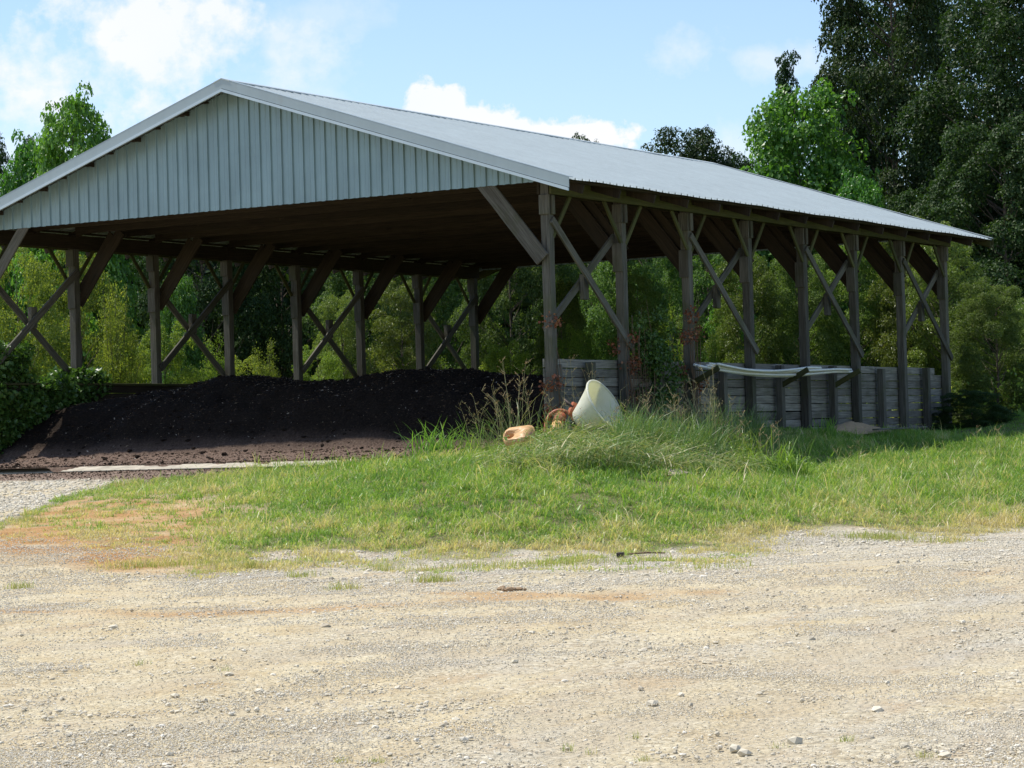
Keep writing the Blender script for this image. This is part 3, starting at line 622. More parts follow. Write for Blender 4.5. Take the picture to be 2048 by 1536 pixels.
tone = .36+.5*(cl1-.5)*2+.5*(cl2-.5)+.45*(rng.random(len(x))-.5)+.30*(1-edge)+.22*rgt*sstep(940, 1040, py)+.15*sstep(.55, .72, fbm(x, y, .7, 3, 66))+.12*sstep(1000, 1080, py)+.2*sstep(700, 250, px)+(rng.random(len(x)) < .16)*.5
grass_obj('grass', x, y, z, Lb, (.0035+.003*rng.random(len(x)))*(1+.8*(rng.random(len(x)) < .12)), 1.7, tone, 'green grass and weeds covering the bank between the yard and the barn', 'grass')
# grass and weeds right of the barn and behind it
x, y, d, _ = wedge(150000, 44, 78, 1, 1380, 2250); z = H(x, y); k = (y < -.2) | (x > 17.5); x, y, z, d = x[k], y[k], z[k], d[k]; cl1 = fbm(x, y, .8, 3, 64)
grass_obj('grass', x, y, z, (1-.5*sstep(-2.2, -.9, y)*(x < 17.5))*(.05+.11*sstep(.45, .7, cl1))*(.5+rng.random(len(x))), .006, 1., .25+.5*(rng.random(len(x))-.3)*.8+.2*sstep(50, 70, d), 'taller grass between the plank wall and the right edge of the picture', 'grass')
x, y, d, px = wedge(230000, 28, 110, .9, 2150, 3900); z = H(x, y); g, cl_, mm, lt, px, py, dd = zones(x, y, z); k = (rng.random(len(x)) < g) & ((y < -.2) | (x > 17.5)); x, y, z, d = x[k], y[k], z[k], d[k]
grass_obj('grass', x, y, z, .12*(.5+rng.random(len(x))), .006+.00012*d, 1.2, .35+.5*(rng.random(len(x))-.3), 'grass of the field right of the barn', 'grass')
x, y, d, px = wedge(60000, 30, 60, .9, -1600, -150); z = H(x, y); g, cl_, mm, lt, px, py, dd = zones(x, y, z); k = (rng.random(len(x)) < g) & ~((x > -1.6) & (y > 0) & (y < 12.6)); x, y, z, d = x[k], y[k], z[k], d[k]
if len(x): grass_obj('grass', x, y, z, .10*(.5+rng.random(len(x))), .007, 1.2, .4+.5*(rng.random(len(x))-.3), 'grass left of the gravel drive', 'grass')
# dry clumps on the lot
cx = []; 
for px, py, r_, nn in ((870, 1165, .2, 260), (690, 1180, .16, 120), (490, 1135, .22, 240), (1000, 1135, .7, 500), (1150, 1128, .7, 500), (1420, 1138, .5, 160), (770, 1142, .25, 170), (600, 1155, .2, 120), (300, 1135, .4, 260), (40, 1178, .15, 120), (60, 1045, .2, 200), (1690, 1486, .04, 55), (1845, 1513, .05, 40), (1270, 1480, .05, 30), (750, 1526, .05, 50), (680, 1528, .04, 40), (280, 1330, .08, 40), (450, 1340, .05, 20), (1140, 1500, .04, 25), (1290, 1525, .05, 30), (1560, 1498, .04, 18), (1180, 1508, .03, 16), (1760, 1078, .45, 700), (1880, 1085, .3, 120), (400, 1130, .5, 300)):
    P = ground_hit(px, py); a = rng.normal(size=(nn, 2))*r_*.55; a[:, 0] *= .8; cx.append(np.c_[P[0]+a[:, 0]+a[:, 1]*.3, P[1]-a[:, 1]*.9, np.full(nn, r_)])
cx = np.concatenate(cx); x, y = cx[:, 0], cx[:, 1]; grass_obj('dry_grass', x, y, H(x, y), np.where(cx[:, 2] < .1, .04, .09)*(.5+rng.random(len(x))), np.where(cx[:, 2] < .1, .0015, .003), 1.1, .55+.45*rng.random(len(x)), 'sparse tufts of half dry grass on the gravel yard', 'grass')
# ---------------------------------------------------------------- trees
def sphere_pts(n, r=rng):
    v = r.normal(size=(n, 3)); return v/np.linalg.norm(v, axis=1)[:, None]
BARK = plain('bark', (.16, .125, .09), .9, .5, 9, bstr=.8)
def tree_meshes(kind, Ht, R, zb, nl, nleaf, leaf, aspect, prof, seed, leafmat, clr=.8):
    r = np.random.default_rng(seed); tb = MB(); tr = max(.05, Ht*.013); kk = 9; zz = np.linspace(-.15, Ht*.93, kk); wob = np.cumsum(r.normal(size=(kk, 2))*Ht*.007, 0)
    tb.tube(np.c_[wob, zz], tr*np.linspace(1.2, .12, kk), 9); C = []; cr = []
    for i in range(nl):
        t = ((i+.5)/nl); a = i*2.39996+r.normal()*.4; q = r.uniform(.45, 1.)**.6; rad = prof(t)*R*q*(1+.14*math.sin(2*a+seed)); rr = clr*r.uniform(.65, 1.25)*(1-.35*t)
        top = np.array([math.cos(a)*rad, math.sin(a)*rad, zb+t*(Ht-zb-rr*.6)]); C.append(top); cr.append(rr)
        h0 = max(zb*.6, top[2]-rad*r.uniform(.4, .8)-.2); b0 = np.array([np.interp(h0, zz, wob[:, 0]), np.interp(h0, zz, wob[:, 1]), h0]); mid = (b0+top)/2+np.array([0, 0, -.03*Ht*r.random()])
        tb.tube([b0, mid, top], tr*np.array([.38, .22, .06])*(1-h0/Ht*.6), 5)
        for _ in range(2): C.append(top+r.normal(size=3)*rr*np.array([.7, .7, .45])); cr.append(rr*r.uniform(.4, .7))
    C = np.array(C); cr = np.array(cr); idx = r.choice(len(C), nleaf, p=cr**2/(cr**2).sum()); sp = sphere_pts(nleaf, r); sp[:, 2] = np.where(r.random(nleaf) < .6, np.abs(sp[:, 2]), sp[:, 2])
    inner = r.random((nleaf, 1)) < .18; rr = np.where(inner, r.random((nleaf, 1))**.5, .80+.26*r.random((nleaf, 1))); b1 = vn(sp[:, 0]*3+idx*7.1, sp[:, 1]*3+sp[:, 2]*3, 1., seed)[:, None]
    pts = C[idx]+sp*cr[idx][:, None]*rr*(.72+.56*b1)*np.array([1.15, 1.15, .78]); nrm = sp
    k = pts[:, 2] > .05; pts, nrm = pts[k], nrm[k]
    V, Fq = leaves(pts, leaf, aspect, .35, nrm*.9+np.array([0, 0, .35]), .75, r)
    tone = np.clip(r.random(len(pts))*.75+.25*(vn(pts[:, 0]+pts[:, 2], pts[:, 1]+pts[:, 2]*.7, 1.1, seed)), 0, 1)
    return tb.build('trunk', BARK, None, True), meshobj('crown', V, Fq, leafmat, None, {'tone': np.repeat(tone, 4)})
def shrub_meshes(kind, Ht, R, zb, nst, nleaf, leaf, aspect, prof, seed, leafmat, clr=.5):
    r = np.random.default_rng(seed); tb = MB(); P = []; Wt = []
    for i in range(nst):
        a = r.random()*6.283; q = r.random()**.6; tip = np.array([math.cos(a)*q*R, math.sin(a)*q*R, Ht*(1-.55*q**2)*r.uniform(.55, 1.08)]); b0 = np.array([math.cos(a)*R*.3*q, math.sin(a)*R*.3*q, 0]); mid = b0*.5+tip*.5+np.array([-.15*tip[0], -.15*tip[1], .10*Ht])
        t = np.linspace(0, 1, 7)[:, None]; pth = b0*(1-t)**2+2*mid*t*(1-t)+tip*t*t; tb.tube(pth, np.linspace(.022, .005, 7)*Ht/5, 5)
        for k in range(16):
            f = r.uniform(.18, 1.); c = b0*(1-f)**2+2*mid*f*(1-f)+tip*f*f; dv = sphere_pts(1, r)[0]; dv[2] = dv[2]*.7+.18; ln = clr*r.uniform(.5, 1.2)*(1.2-.55*f); P.append((c, c+dv*ln)); Wt.append(ln)
    A = np.array([p[0] for p in P]); B = np.array([p[1] for p in P]); Wt = np.array(Wt); idx = r.choice(len(A), nleaf, p=Wt/Wt.sum()); u = r.random((nleaf, 1))**.8
    pts = A[idx]*(1-u)+B[idx]*u+r.normal(size=(nleaf, 3))*leaf*1.2; k = pts[:, 2] > .04; pts = pts[k]
    V, Fq = leaves(pts, leaf, aspect, .3, None, .5, r); tw = r.random(len(A))[idx][k]
    tone = np.clip(r.random(len(pts))*.55+.45*tw, 0, 1)
    return tb.build('stem', BARK, None, True), meshobj('foliage', V, Fq, leafmat, None, {'tone': np.repeat(tone, 4)})
class Proto:
    def __init__(s, *a, **k): s.t, s.c = (tree_meshes if a[0] == 't' else shrub_meshes)(*a, **k); s.used = False; s.H = a[1]
    def put(s, name, P, hgt, wsc, label, cat, group, rz):
        root = empty(name, P, rz); k = hgt/s.H; root.scale = (k*wsc, k*wsc, k)
        if not s.used: t, c = s.t, s.c; s.used = True
        else:
            t, c = s.t.copy(), s.c.copy(); COL.objects.link(t); COL.objects.link(c)
        t.parent = root; c.parent = root; tag(root, label, cat, group); return root
DARKL = leaf_mat('dark_leaf', [(0, (.020, .046, .013)), (.6, (.040, .080, .022)), (.9, (.07, .115, .035)), (1, (.12, .15, .05))], .28, .18, .5, (1.2, 1.4, .5))
MIDL = leaf_mat('mid_leaf', [(0, (.055, .11, .025)), (.6, (.115, .19, .05)), (.9, (.18, .25, .08)), (1, (.27, .29, .12))], .42, .2, .5, (1.3, 1.4, .5))
OLIV = leaf_mat('olive_leaf', [(0, (.09, .15, .03)), (.6, (.17, .25, .05)), (.92, (.26, .32, .09)), (1, (.38, .36, .16))], .38, .45, .4)
YELL = leaf_mat('yellow_green_leaf', [(0, (.10, .18, .03)), (.6, (.21, .31, .055)), (.93, (.33, .41, .10)), (1, (.50, .50, .16))], .5, .3, .45, (1.35, 1.25, .5))
TUL = leaf_mat('tulip_leaf', [(0, (.06, .15, .025)), (.7, (.12, .26, .045)), (.97, (.20, .36, .08)), (1, (.6, .5, .08))], .42, .4, .4, (1.2, 1.35, .5))
IVY = leaf_mat('ivy_leaf', [(0, (.03, .08, .016)), (.7, (.07, .16, .03)), (1, (.13, .24, .06))], .3, .45, .38)
egg = lambda v: max(.12, math.sin(math.pi*min(1, .12+v*.86))**.65)
tall = lambda v: max(.15, (1-v)**.55*min(1, v*4+.45))
ovl = lambda v: max(.2, math.sin(math.pi*min(1, .2+v*.74))**.5)
dome = lambda v: max(.3, (1-(1.25*v-.45)**2*1.45)**.5 if (1.25*v-.45)**2*1.45 < 1 else .3)
bush = lambda v: max(.25, (1-v*v)**.5)
cone = lambda v: max(.08, 1-v*.92)
D1 = Proto('t', 13, 3.9, .8, 75, 120000, .125, .7, ovl, 1, DARKL, 1.25)
D2 = Proto('t', 13, 3.5, .6, 72, 115000, .125, .7, ovl, 2, DARKL, 1.12)
D3 = Proto('t', 9, 3.6, .2, 60, 100000, .115, .7, ovl, 3, DARKL, 1.0)
M3 = Proto('t', 9, 3.6, .2, 60, 100000, .11, .65, ovl, 13, MIDL, .95)
D4 = Proto('t', 13, 1.5, .8, 50, 42000, .13, .66, tall, 12, DARKL, .75)
O1 = Proto('t', 6, 1.9, .1, 60, 60000, .10, .40, ovl, 4, OLIV, .66)
O2 = Proto('t', 6, 1.6, .1, 56, 52000, .10, .36, ovl, 5, OLIV, .56)
Y1 = Proto('s', 4, 1.7, .1, 60, 34000, .075, .5, bush, 6, YELL, .42)
Y2 = Proto('s', 4, 1.3, .1, 40, 22000, .075, .45, cone, 8, YELL, .36)
T1 = Proto('t', 8, 2.6, .6, 70, 42000, .14, .9, dome, 15, TUL, 1.0)
B1 = Proto('t', 4.5, 2.2, .1, 44, 42000, .085, .6, ovl, 21, YELL, .60)
def place(proto, name, px, d, top, wpx, label, cat, group, squash=1.):
    g = at(px, 870, d); z = float(H(np.array([g[0]]), np.array([g[1]]))[0]); T = at(px, top, d); hgt = T[2]-z
    R = {id(D1): 4.6, id(D2): 4.1, id(D3): 4.1, id(M3): 4.1, id(D4): 2.0, id(O1): 2.3, id(O2): 1.9, id(Y1): 1.75, id(Y2): 1.4, id(T1): 3.1, id(B1): 2.5}[id(proto)]
    want = wpx/2/F*d; k = hgt/proto.H; w_ = want/(R*k)
    return proto.put(name, (g[0], g[1], z-.05), hgt, max(.45, min(2.2, w_)), label, cat, group, random.random()*6.28)
GD = 'dark trees behind the barn'; GO = 'olive shrubs beyond the barn'; GY_ = 'yellow green shrubs beyond the barn'; GT = 'pale green broad leaved trees'
TR = [
 (D2, 'tree', 1800, 82, -190, 370, 'tallest dark tree, its top cut off by the picture above the bright broad leaved tree', GD),
 (D1, 'tree', 1905, 88, -150, 420, 'dark tree standing between the two tallest crowns at the upper right', GD),
 (D1, 'tree', 2090, 74, -170, 520, 'big dark tree at the right edge reaching above the picture', GD),
 (D3, 'tree', 2020, 70, 230, 420, 'lower dark crown hanging over the far right end of the barn roof', GD),
 (D4, 'tree', 1592, 88, 98, 110, 'slim dark tree poking out behind the bright broad leaved tree', GD),
 (D1, 'tree', 1372, 96, 256, 330, 'small dark crown alone above the middle of the roof ridge', GD),
 (D2, 'tree', 1490, 96, 308, 170, 'little dark tip between the lone crown and the bright tree above the roof', GD),
 (D2, 'tree', 1188, 100, 274, 60, 'tiny dark tree tip just showing over the middle of the ridge', GD),
 (D1, 'tree', 22, 92, 256, 150, 'dark tree at the left edge behind the pale broad leaved tree', GD),
 (D3, 'tree', -90, 84, 250, 240, 'dark tree just outside the left edge of the picture', GD),
 (T1, 'tree', 1625, 78, 165, 330, 'bright green broad leaved tree rising over the right part of the barn roof', GT),
 (T1, 'tree', 158, 78, 184, 230, 'pale green broad leaved tree above the left slope of the roof', GT),
 (T1, 'tree', 90, 80, 270, 130, 'low pale green crown hugging the left roof slope', GT),
 (T1, 'tree', 1735, 74, 345, 120, 'small bright broad leaved sapling just above the roof beside the dark trees', GT),
 (T1, 'tree', 365, 68, 540, 110, 'broad leaved sapling seen between the second and third left posts', GT),
 (T1, 'tree', 1470, 70, 545, 90, 'bright broad leaved sapling seen between the third and fourth right posts', GT),
 (D3, 'tree', 410, 74, 330, 300, 'dark tree seen through the left bays behind the first crossed braces', GD),
 (D3, 'tree', 570, 76, 345, 280, 'darkest tree seen through the barn right of the second left crossed braces', GD),
 (D1, 'tree', 250, 82, 350, 300, 'dark tree far behind the yellow green shrubs on the left', GD),
 (M3, 'tree', 770, 72, 350, 300, 'dark tree seen through the middle of the barn', GD),
 (M3, 'tree', 900, 78, 345, 260, 'dark tree seen through the barn beside the two farthest left posts', GD),
 (M3, 'tree', 1040, 68, 370, 270, 'silvery dark tree seen just left of the nearest corner post', GD),
 (M3, 'tree', 1190, 74, 385, 260, 'dark tree seen between the first and second right posts', GD),
 (M3, 'tree', 1290, 66, 420, 260, 'dark tree behind the second right post above the vine', GD),
 (M3, 'tree', 1420, 76, 400, 260, 'dark tree seen behind the third right post', GD),
 (D1, 'tree', 1560, 78, 400, 260, 'dark tree seen behind the fourth right post', GD),
 (M3, 'tree', 1700, 74, 420, 280, 'dark tree seen behind the fifth and sixth right posts', GD),
 (D3, 'tree', 1830, 76, 380, 300, 'dark tree filling the gap under the tall trees near the end of the roof', GD),
 (O1, 'shrub', 1500, 62, 505, 190, 'olive shrub seen between the third and fourth right posts', GO),
 (M3, 'shrub', 1610, 63, 500, 200, 'olive shrub behind the fifth right post', GO),
 (O2, 'shrub', 1720, 64, 470, 200, 'olive shrub behind the sixth right post', GO),
 (O1, 'shrub', 1830, 63, 440, 220, 'olive shrub rising over the right end of the roof', GO),
 (O2, 'shrub', 1900, 61, 440, 200, 'tall olive shrub beyond the last right post', GO),
 (M3, 'shrub', 1990, 58, 560, 210, 'round green shrub at the right edge beyond the barn', GO),
 (O1, 'shrub', 2080, 60, 600, 180, 'shrub cut off by the right edge of the picture', GO),
 (O2, 'shrub', 1285, 60, 535, 130, 'olive shrub behind the vine covered bay', GO),
 (O1, 'shrub', 690, 64, 585, 150, 'olive shrub between the fourth and fifth left posts', GO),
 (O2, 'shrub', 810, 65, 560, 170, 'olive shrub left of the sixth left post', GO),
 (O2, 'shrub', 1130, 60, 560, 130, 'olive shrub right behind the nearest corner post', GO),
 (B1, 'shrub', 40, 57, 480, 230, 'yellow green shrub at the left edge behind the first crossed braces', GY_),
 (B1, 'shrub', 170, 60, 490, 180, 'yellow green shrub behind the first visible left post', GY_),
 (Y2, 'shrub', 235, 56, 545, 150, 'brightest yellow green shrub, pointed, left of the second left post', GY_),
 (B1, 'shrub', 330, 58, 640, 170, 'yellow green shrub behind the second left post', GY_),
 (Y2, 'shrub', 430, 59, 650, 120, 'pointed yellow green shrub under the second crossed braces', GY_),
 (Y2, 'shrub', 535, 60, 665, 110, 'spindly yellow green shrub between the third and fourth left posts', GY_),
 (B1, 'shrub', 500, 61, 710, 160, 'low yellow green shrub above the heap left of the fourth left post', GY_),
 (B1, 'shrub', 640, 61, 690, 150, 'low yellow green shrub above the heap right of the fourth left post', GY_),
 (Y1, 'shrub', 760, 63, 690, 150, 'low yellow green shrub between the fifth and sixth left posts', GY_),
 (Y1, 'shrub', 900, 64, 700, 140, 'low yellow green shrub under the farthest left crossed braces', GY_),
 (B1, 'shrub', 1010, 62, 680, 140, 'yellow green shrub over the heap left of the nearest corner post', GY_),
 (B1, 'shrub', 1165, 58, 645, 130, 'yellow green shrub above the plank wall in the first right bay', GY_),
 (Y1, 'shrub', 1340, 62, 600, 130, 'yellow green shrub above the vine in the second right bay', GY_),
 (Y2, 'shrub', 1425, 60, 640, 110, 'yellow green shrub right of the third right post', GY_),
 (Y1, 'shrub', -60, 55, 560, 220, 'yellow green shrub outside the left edge of the picture', GY_),
]
for pr, nm, px, d, top, wpx, lab, grp in TR: place(pr, nm, px, d, top, wpx, lab, nm, grp)
# dark low shrub at the wall's far end
place(D3, 'shrub', 1945, 55, 775, 150, 'dark low shrub at the far end of the plank wall', 'shrub', 'low shrubs beside the barn')
place(O1, 'shrub', 2030, 62, 700, 150, 'low shrub right of the dark one at the edge of the field', 'shrub', 'low shrubs beside the barn')
# a far wood closing the view
q = 26; tn = 0
V = []; Fs = []; 
x, y, d, px = wedge(170000, 86, 112, 1, -400, 2500); top = 4.5+7.0*fbm(px/120, d/12, 1., 3, 71)*.9; z = rng.random(len(x))*top
lim = (881-np.interp(px, [-400, 0, 250, 450, 1400, 1600, 2500], [300, 300, 330, 330, 420, 380, 200]))/F*d; z = np.minimum(z, lim*rng.random(len(x))**.25)
Vl, Fl = leaves(np.stack([x, y, z], -1), .5, .7, .3); tag(meshobj('far_wood', Vl, Fl, DARKL, None, {'tone': np.repeat(rng.random(len(x))*.8, 4)}), 'dense dark wood far behind the barn', 'wood', kind='stuff')
# undergrowth behind the barn
x = np.r_[rng.uniform(-6, 26, 60000), rng.uniform(17.6, 30, 16000)]; y = np.r_[rng.uniform(12.9, 19, 60000), rng.uniform(-2, 13, 16000)]
z = H(x, y)+rng.random(len(x))*(.35+1.3*fbm(x, y, .6, 3, 81)); Vl, Fl = leaves(np.stack([x, y, z], -1), .10, .5, .3)
tag(meshobj('undergrowth', Vl, Fl, YELL, None, {'tone': np.repeat(rng.random(len(x)), 4)}), 'knee high leafy undergrowth growing behind the plank walls', 'undergrowth', kind='stuff')
# ---------------------------------------------------------------- vines
def vine(name, label, boxes, n, leaf, mat, stems=None, cat='vine', tone=(0, 1)):
    r = empty(name, (boxes[0][0], boxes[0][2], 0)); off = np.array([boxes[0][0], boxes[0][2], 0]); tag(r, label, cat); P = []
    for (x0, x1, y0, y1, z0, z1, wgt) in boxes:
        k = int(n*wgt); cc = int(max(4, k/70)); C = np.c_[rng.uniform(x0, x1, cc), rng.uniform(y0, y1, cc), rng.uniform(z0, z1, cc)]
        s = C[rng.integers(0, cc, k)]+sphere_pts(k)*rng.random((k, 1))**.4*np.array([.17, .12, .15])*(1+leaf*3); P.append(s)
    P = np.concatenate(P)-off; Vl, Fl = leaves(P, leaf, .8, .4); meshobj('foliage', Vl, Fl, mat, r,  {'tone': np.repeat(tone[0]+(tone[1]-tone[0])*rng.random(len(P)), 4)})
    if stems:
        sb = MB()
        for st in stems:
            for q in range(st[3]):
                x, y, z0, z1 = st[0]+rng.normal()*st[4], st[1], 0.1, st[2]*rng.uniform(.6, 1); k = 9; zz = np.linspace(z0, z1, k)
                pts = np.c_[x+np.cumsum(rng.normal(size=k)*.035), y+rng.normal(size=k)*.015, zz]-off; sb.tube(pts, np.linspace(.010, .003, k), 5)
        sb.build('stem', VST, r, True)['kind'] = 'stuff'
    return r
VST = plain('vine_stem', (.20, .13, .08), .9, .4)
IVYG = leaf_mat('weed_leaf', [(0, (.07, .15, .03)), (.7, (.15, .26, .06)), (1, (.36, .36, .15))], .35, .3, .45)
DRYL = leaf_mat('dry_leaf', [(0, (.12, .045, .02)), (.6, (.25, .10, .045)), (1, (.4, .22, .11))], .2, .3, .5)
vine('ivy', 'green creeper mound over the front end of the left plank wall', [(-.3, 2.0, 11.8, 12.3, .6, 1.6, .3), (1.8, 3.2, 11.95, 12.4, 1.3, 1.75, .10), (-.2, .9, 12.0, 12.7, .8, 2.25, .35), (-.6, 1.2, 11.8, 12.0, .2, 1.3, .18)], 34000, .095, IVY, [(0, 12.0, 1.4, 6, .6), (3, 12.0, 1.4, 5, .6)])
vine('climbing_vine', 'green and brown vine hanging over the plank wall in the second right bay', [(3.0, 3.9, -.32, .15, .8, 1.9, .5), (3.2, 4.2, -.3, .1, 1.2, 2.4, .3), (2.7, 3.4, -.15, .2, 1.6, 2.3, .12)], 4300, .06, IVY, [(3.0, -.15, 2.6, 9, .35), (4.2, -.13, 2.7, 8, .3), (2.45, -.12, 2.2, 6, .12)])
vine('withered_vine', 'withered brown vine tangled around the second and third right posts', [(2.3, 2.75, -.2, .1, .9, 2.1, .4), (4.4, 5.1, -.25, .15, .9, 2.5, .4)], 1100, .05, DRYL, [(4.85, -.14, 2.9, 9, .12), (2.5, -.14, 2.3, 7, .1)])
vine('withered_vine', 'red brown dry vine wrapped around the nearest corner post', [(-.12, .1, -.12, .1, 2.05, 2.2, .3), (-.12, .1, -.12, .1, 1.05, 1.2, .3), (-.12, .0, -.05, .12, .3, 1.2, .4)], 420, .05, DRYL, [(0.02, -.09, 2.1, 2, .04)])
# ---------------------------------------------------------------- pipes on brackets
PVC = plain('white_pvc', (.78, .78, .72), .45, .12, 6, bstr=.05)
for k, x in enumerate((2*BAY-.1+.0, 3.5*BAY, 4.5*BAY)):
    o = empty('bracket_arm', (x, 0, 0)); tag(o, ['wooden bracket arm under the left end of the white pipes', 'wooden bracket arm under the middle of the white pipes', 'wooden bracket arm under the right end of the white pipes'][k], 'bracket', 'pipe bracket arms')
    board('arm', (0, -.02, 1.12), (0, -.62, 1.42), .10, .045, WOODM, o, (0, 0, 1))
for k in range(8):
    x0, x1 = 4.75+rng.uniform(-.3, .4), 11.35+rng.uniform(-.35, .1); t = np.linspace(0, 1, 26); y = -.30-.035*(k % 4)-.02*np.sin(t*3+k)+rng.uniform(-.05, .05)
    if k > 5: x1 = 9.6
    z = 1.40+.03*(k//4)+.012*(k % 4)-.10*np.sin(np.pi*np.minimum(1, t*1.15))*(.5+.7*rng.random())+.06*np.maximum(0, .25-t)*4*rng.random()
    bb = MB(); bb.tube(np.c_[x0+(x1-x0)*t, y+0*t, z], .024, 8); o = bb.build('pipe', PVC, None, True)
    tag(o, 'long white plastic pipe sagging in the bundle on the wall brackets', 'pipe', 'white pipes on the wall brackets')
# ---------------------------------------------------------------- tub, jug, red machine
m, n, out = material('tub_plastic'); tcn = n.nodes.new('ShaderNodeTexCoord'); a1 = nz(n, tcn.outputs['Object'], 5, 4); a2 = nz(n, tcn.outputs['Object'], 22, 3)
c = ramp(n, a1, [(.3, (.80, .80, .70)), (.6, (.86, .86, .79))]); pp = principled(n, None, mix(n, math_n(n, 'MULTIPLY', math_n(n, 'SUBTRACT', a2, .62, clamp=True), 3., clamp=True), c, (.5, .42, .28)), .45, 0, .4)
tt = n.nodes.new('ShaderNodeBsdfTranslucent'); tt.inputs[0].default_value = (.90, .88, .58, 1); xx = n.nodes.new('ShaderNodeMixShader'); xx.inputs[0].default_value = .42
n.links.new(pp.outputs[0], xx.inputs[1]); n.links.new(tt.outputs[0], xx.inputs[2]); n.links.new(xx.outputs[0], out.inputs[0]); TUB = m
def lathe(pr, n=40):
    V = []; 
    for r_, z_ in pr:
        for j in range(n): q = 2*math.pi*j/n; V.append((r_*math.cos(q), r_*math.sin(q), z_))
    Fq = [(i*n+j, i*n+(j+1) % n, (i+1)*n+(j+1) % n, (i+1)*n+j) for i in range(len(pr)-1) for j in range(n)]; return V, Fq
tub = empty('plastic_tub'); tag(tub, 'pale yellowish white plastic tub tipped on its side in the weeds beside the corner post', 'tub')
V, Fq = lathe([(.001, 0), (.17, .0), (.19, .02), (.27, .22), (.37, .44), (.45, .60), (.465, .62), (.46, .635), (.44, .62), (.36, .44), (.262, .23), (.18, .03), (.001, .015)])
V = np.array(V); V[:, 1] *= 1.02; bb = MB(); bb.add(V, Fq); bb.build('shell', TUB, tub, True)
V, Fq = lathe([(.45, .61), (.475, .605), (.482, .625), (.475, .645), (.45, .645)]); bb = MB(); bb.add(V, Fq); bb.build('rim', TUB, tub, True)
DK = plain('dark_mark', (.10, .10, .06), .8, .2)
bb = MB(); 
for a0, h0, a1, h1 in ((.0, .34, .5, .36), (.5, .36, .55, .46), (-.1, .22, .2, .23)): 
    f = lambda a, h: (np.interp(h, [.2, .62], [.255, .438])*math.cos(a+3.0), np.interp(h, [.2, .62], [.255, .438])*math.sin(a+3.0), h)
    bb.tube([f(a0+(a1-a0)*q, h0+(h1-h0)*q) for q in np.linspace(0, 1, 6)], .004, 4)
bb.build('scuff_mark', DK, tub)
# tub: rim centre seen at (1209,806); axis points right of the view and up
rc = at(1209, 808, 40.3); ax = (_r*.74+np.array([0, 0, 1.])*.46-hf*.42); ax /= np.linalg.norm(ax)
zx = Vector(ax); qt = zx.to_track_quat('Z', 'X'); tub.rotation_mode = 'QUATERNION'; tub.rotation_quaternion = qt; tub.scale = (.92, .92, .85); tub.location = tuple(rc-ax*.53)
# jug
m, n, out = material('jug_plastic'); pp = principled(n, None, (.72, .45, .22), .45, 0, .4); tt = n.nodes.new('ShaderNodeBsdfTranslucent'); tt.inputs[0].default_value = (.8, .45, .2, 1); xx = n.nodes.new('ShaderNodeMixShader'); xx.inputs[0].default_value = .25
n.links.new(pp.outputs[0], xx.inputs[1]); n.links.new(tt.outputs[0], xx.inputs[2]); n.links.new(xx.outputs[0], out.inputs[0]); JUG = m
jug = empty('plastic_jug'); tag(jug, 'tan plastic jug with a moulded handle lying on its side in the grass', 'jug')
import bmesh
def rounded(name, sx, sy, sz, bev, mat, parent, fn=None):
    bm = bmesh.new(); bmesh.ops.create_cube(bm, size=1); bmesh.ops.scale(bm, vec=(sx, sy, sz), verts=bm.verts)
    bmesh.ops.bevel(bm, geom=list(bm.edges), offset=bev, segments=4, affect='EDGES', profile=.6)
    if fn:
        for v in bm.verts: fn(v.co)
    me = bpy.data.meshes.new(name); bm.to_mesh(me); bm.free(); me.materials.append(mat)
    for p_ in me.polygons: p_.use_smooth = True
    o = bpy.data.objects.new(name, me); COL.objects.link(o); o.parent = parent; return o
# body as a C around a hand hole: grip side, back body, shoulder
def jugmesh():
    bm = bmesh.new(); outl = [(-.20, -.08), (-.20, .06), (-.15, .13), (.14, .14), (.20, .10), (.20, -.10), (.14, -.14), (-.12, -.14)]
    hole = [(-.16, -.05), (-.16, .01), (-.14, .035), (-.08, .035), (-.05, .01), (-.05, -.045), (-.08, -.075), (-.14, -.075)]
    v0 = [bm.verts.new((x_, y_, -.10)) for x_, y_ in outl]; v1 = [bm.verts.new((x_, y_, .10)) for x_, y_ in outl]
    h0 = [bm.verts.new((x_, y_, -.10)) for x_, y_ in hole]; h1 = [bm.verts.new((x_, y_, .10)) for x_, y_ in hole]; k = 8
    for i in range(k):
        j = (i+1) % k; bm.faces.new((v0[i], v0[j], v1[j], v1[i])); bm.faces.new((h0[j], h0[i], h1[i], h1[j]))
        bm.faces.new((v1[i], v1[j], h1[j], h1[i])); bm.faces.new((v0[j], v0[i], h0[i], h0[j]))
    bmesh.ops.recalc_face_normals(bm, faces=bm.faces)
    bmesh.ops.bevel(bm, geom=[e for e in bm.edges], offset=.018, segments=3, affect='EDGES')
    me = bpy.data.meshes.new('jug_body'); bm.to_mesh(me); bm.free(); me.materials.append(JUG)
    for p_ in me.polygons: p_.use_smooth = True
    return me
jb = bpy.data.objects.new('jug_body', jugmesh()); COL.objects.link(jb); jb.parent = jug
bb = MB(); bb.tube([(.1, -.135, -.03), (.1, -.165, -.03)], .028, 14); bb.build('spout', JUG, jug, True)
bb = MB(); bb.tube([(.1, -.1645, -.03), (.1, -.168, -.03)], .018, 12); bb.build('spout_hole', DK, jug)
P = ground_hit(1041, 900); e = hr*1.; jug.location = (P[0], P[1], P[2]+.17); jug.rotation_euler = (math.radians(44), math.radians(-5), YA-math.pi/2-.3); jug.scale = (1.2, 1.2, 1.3)
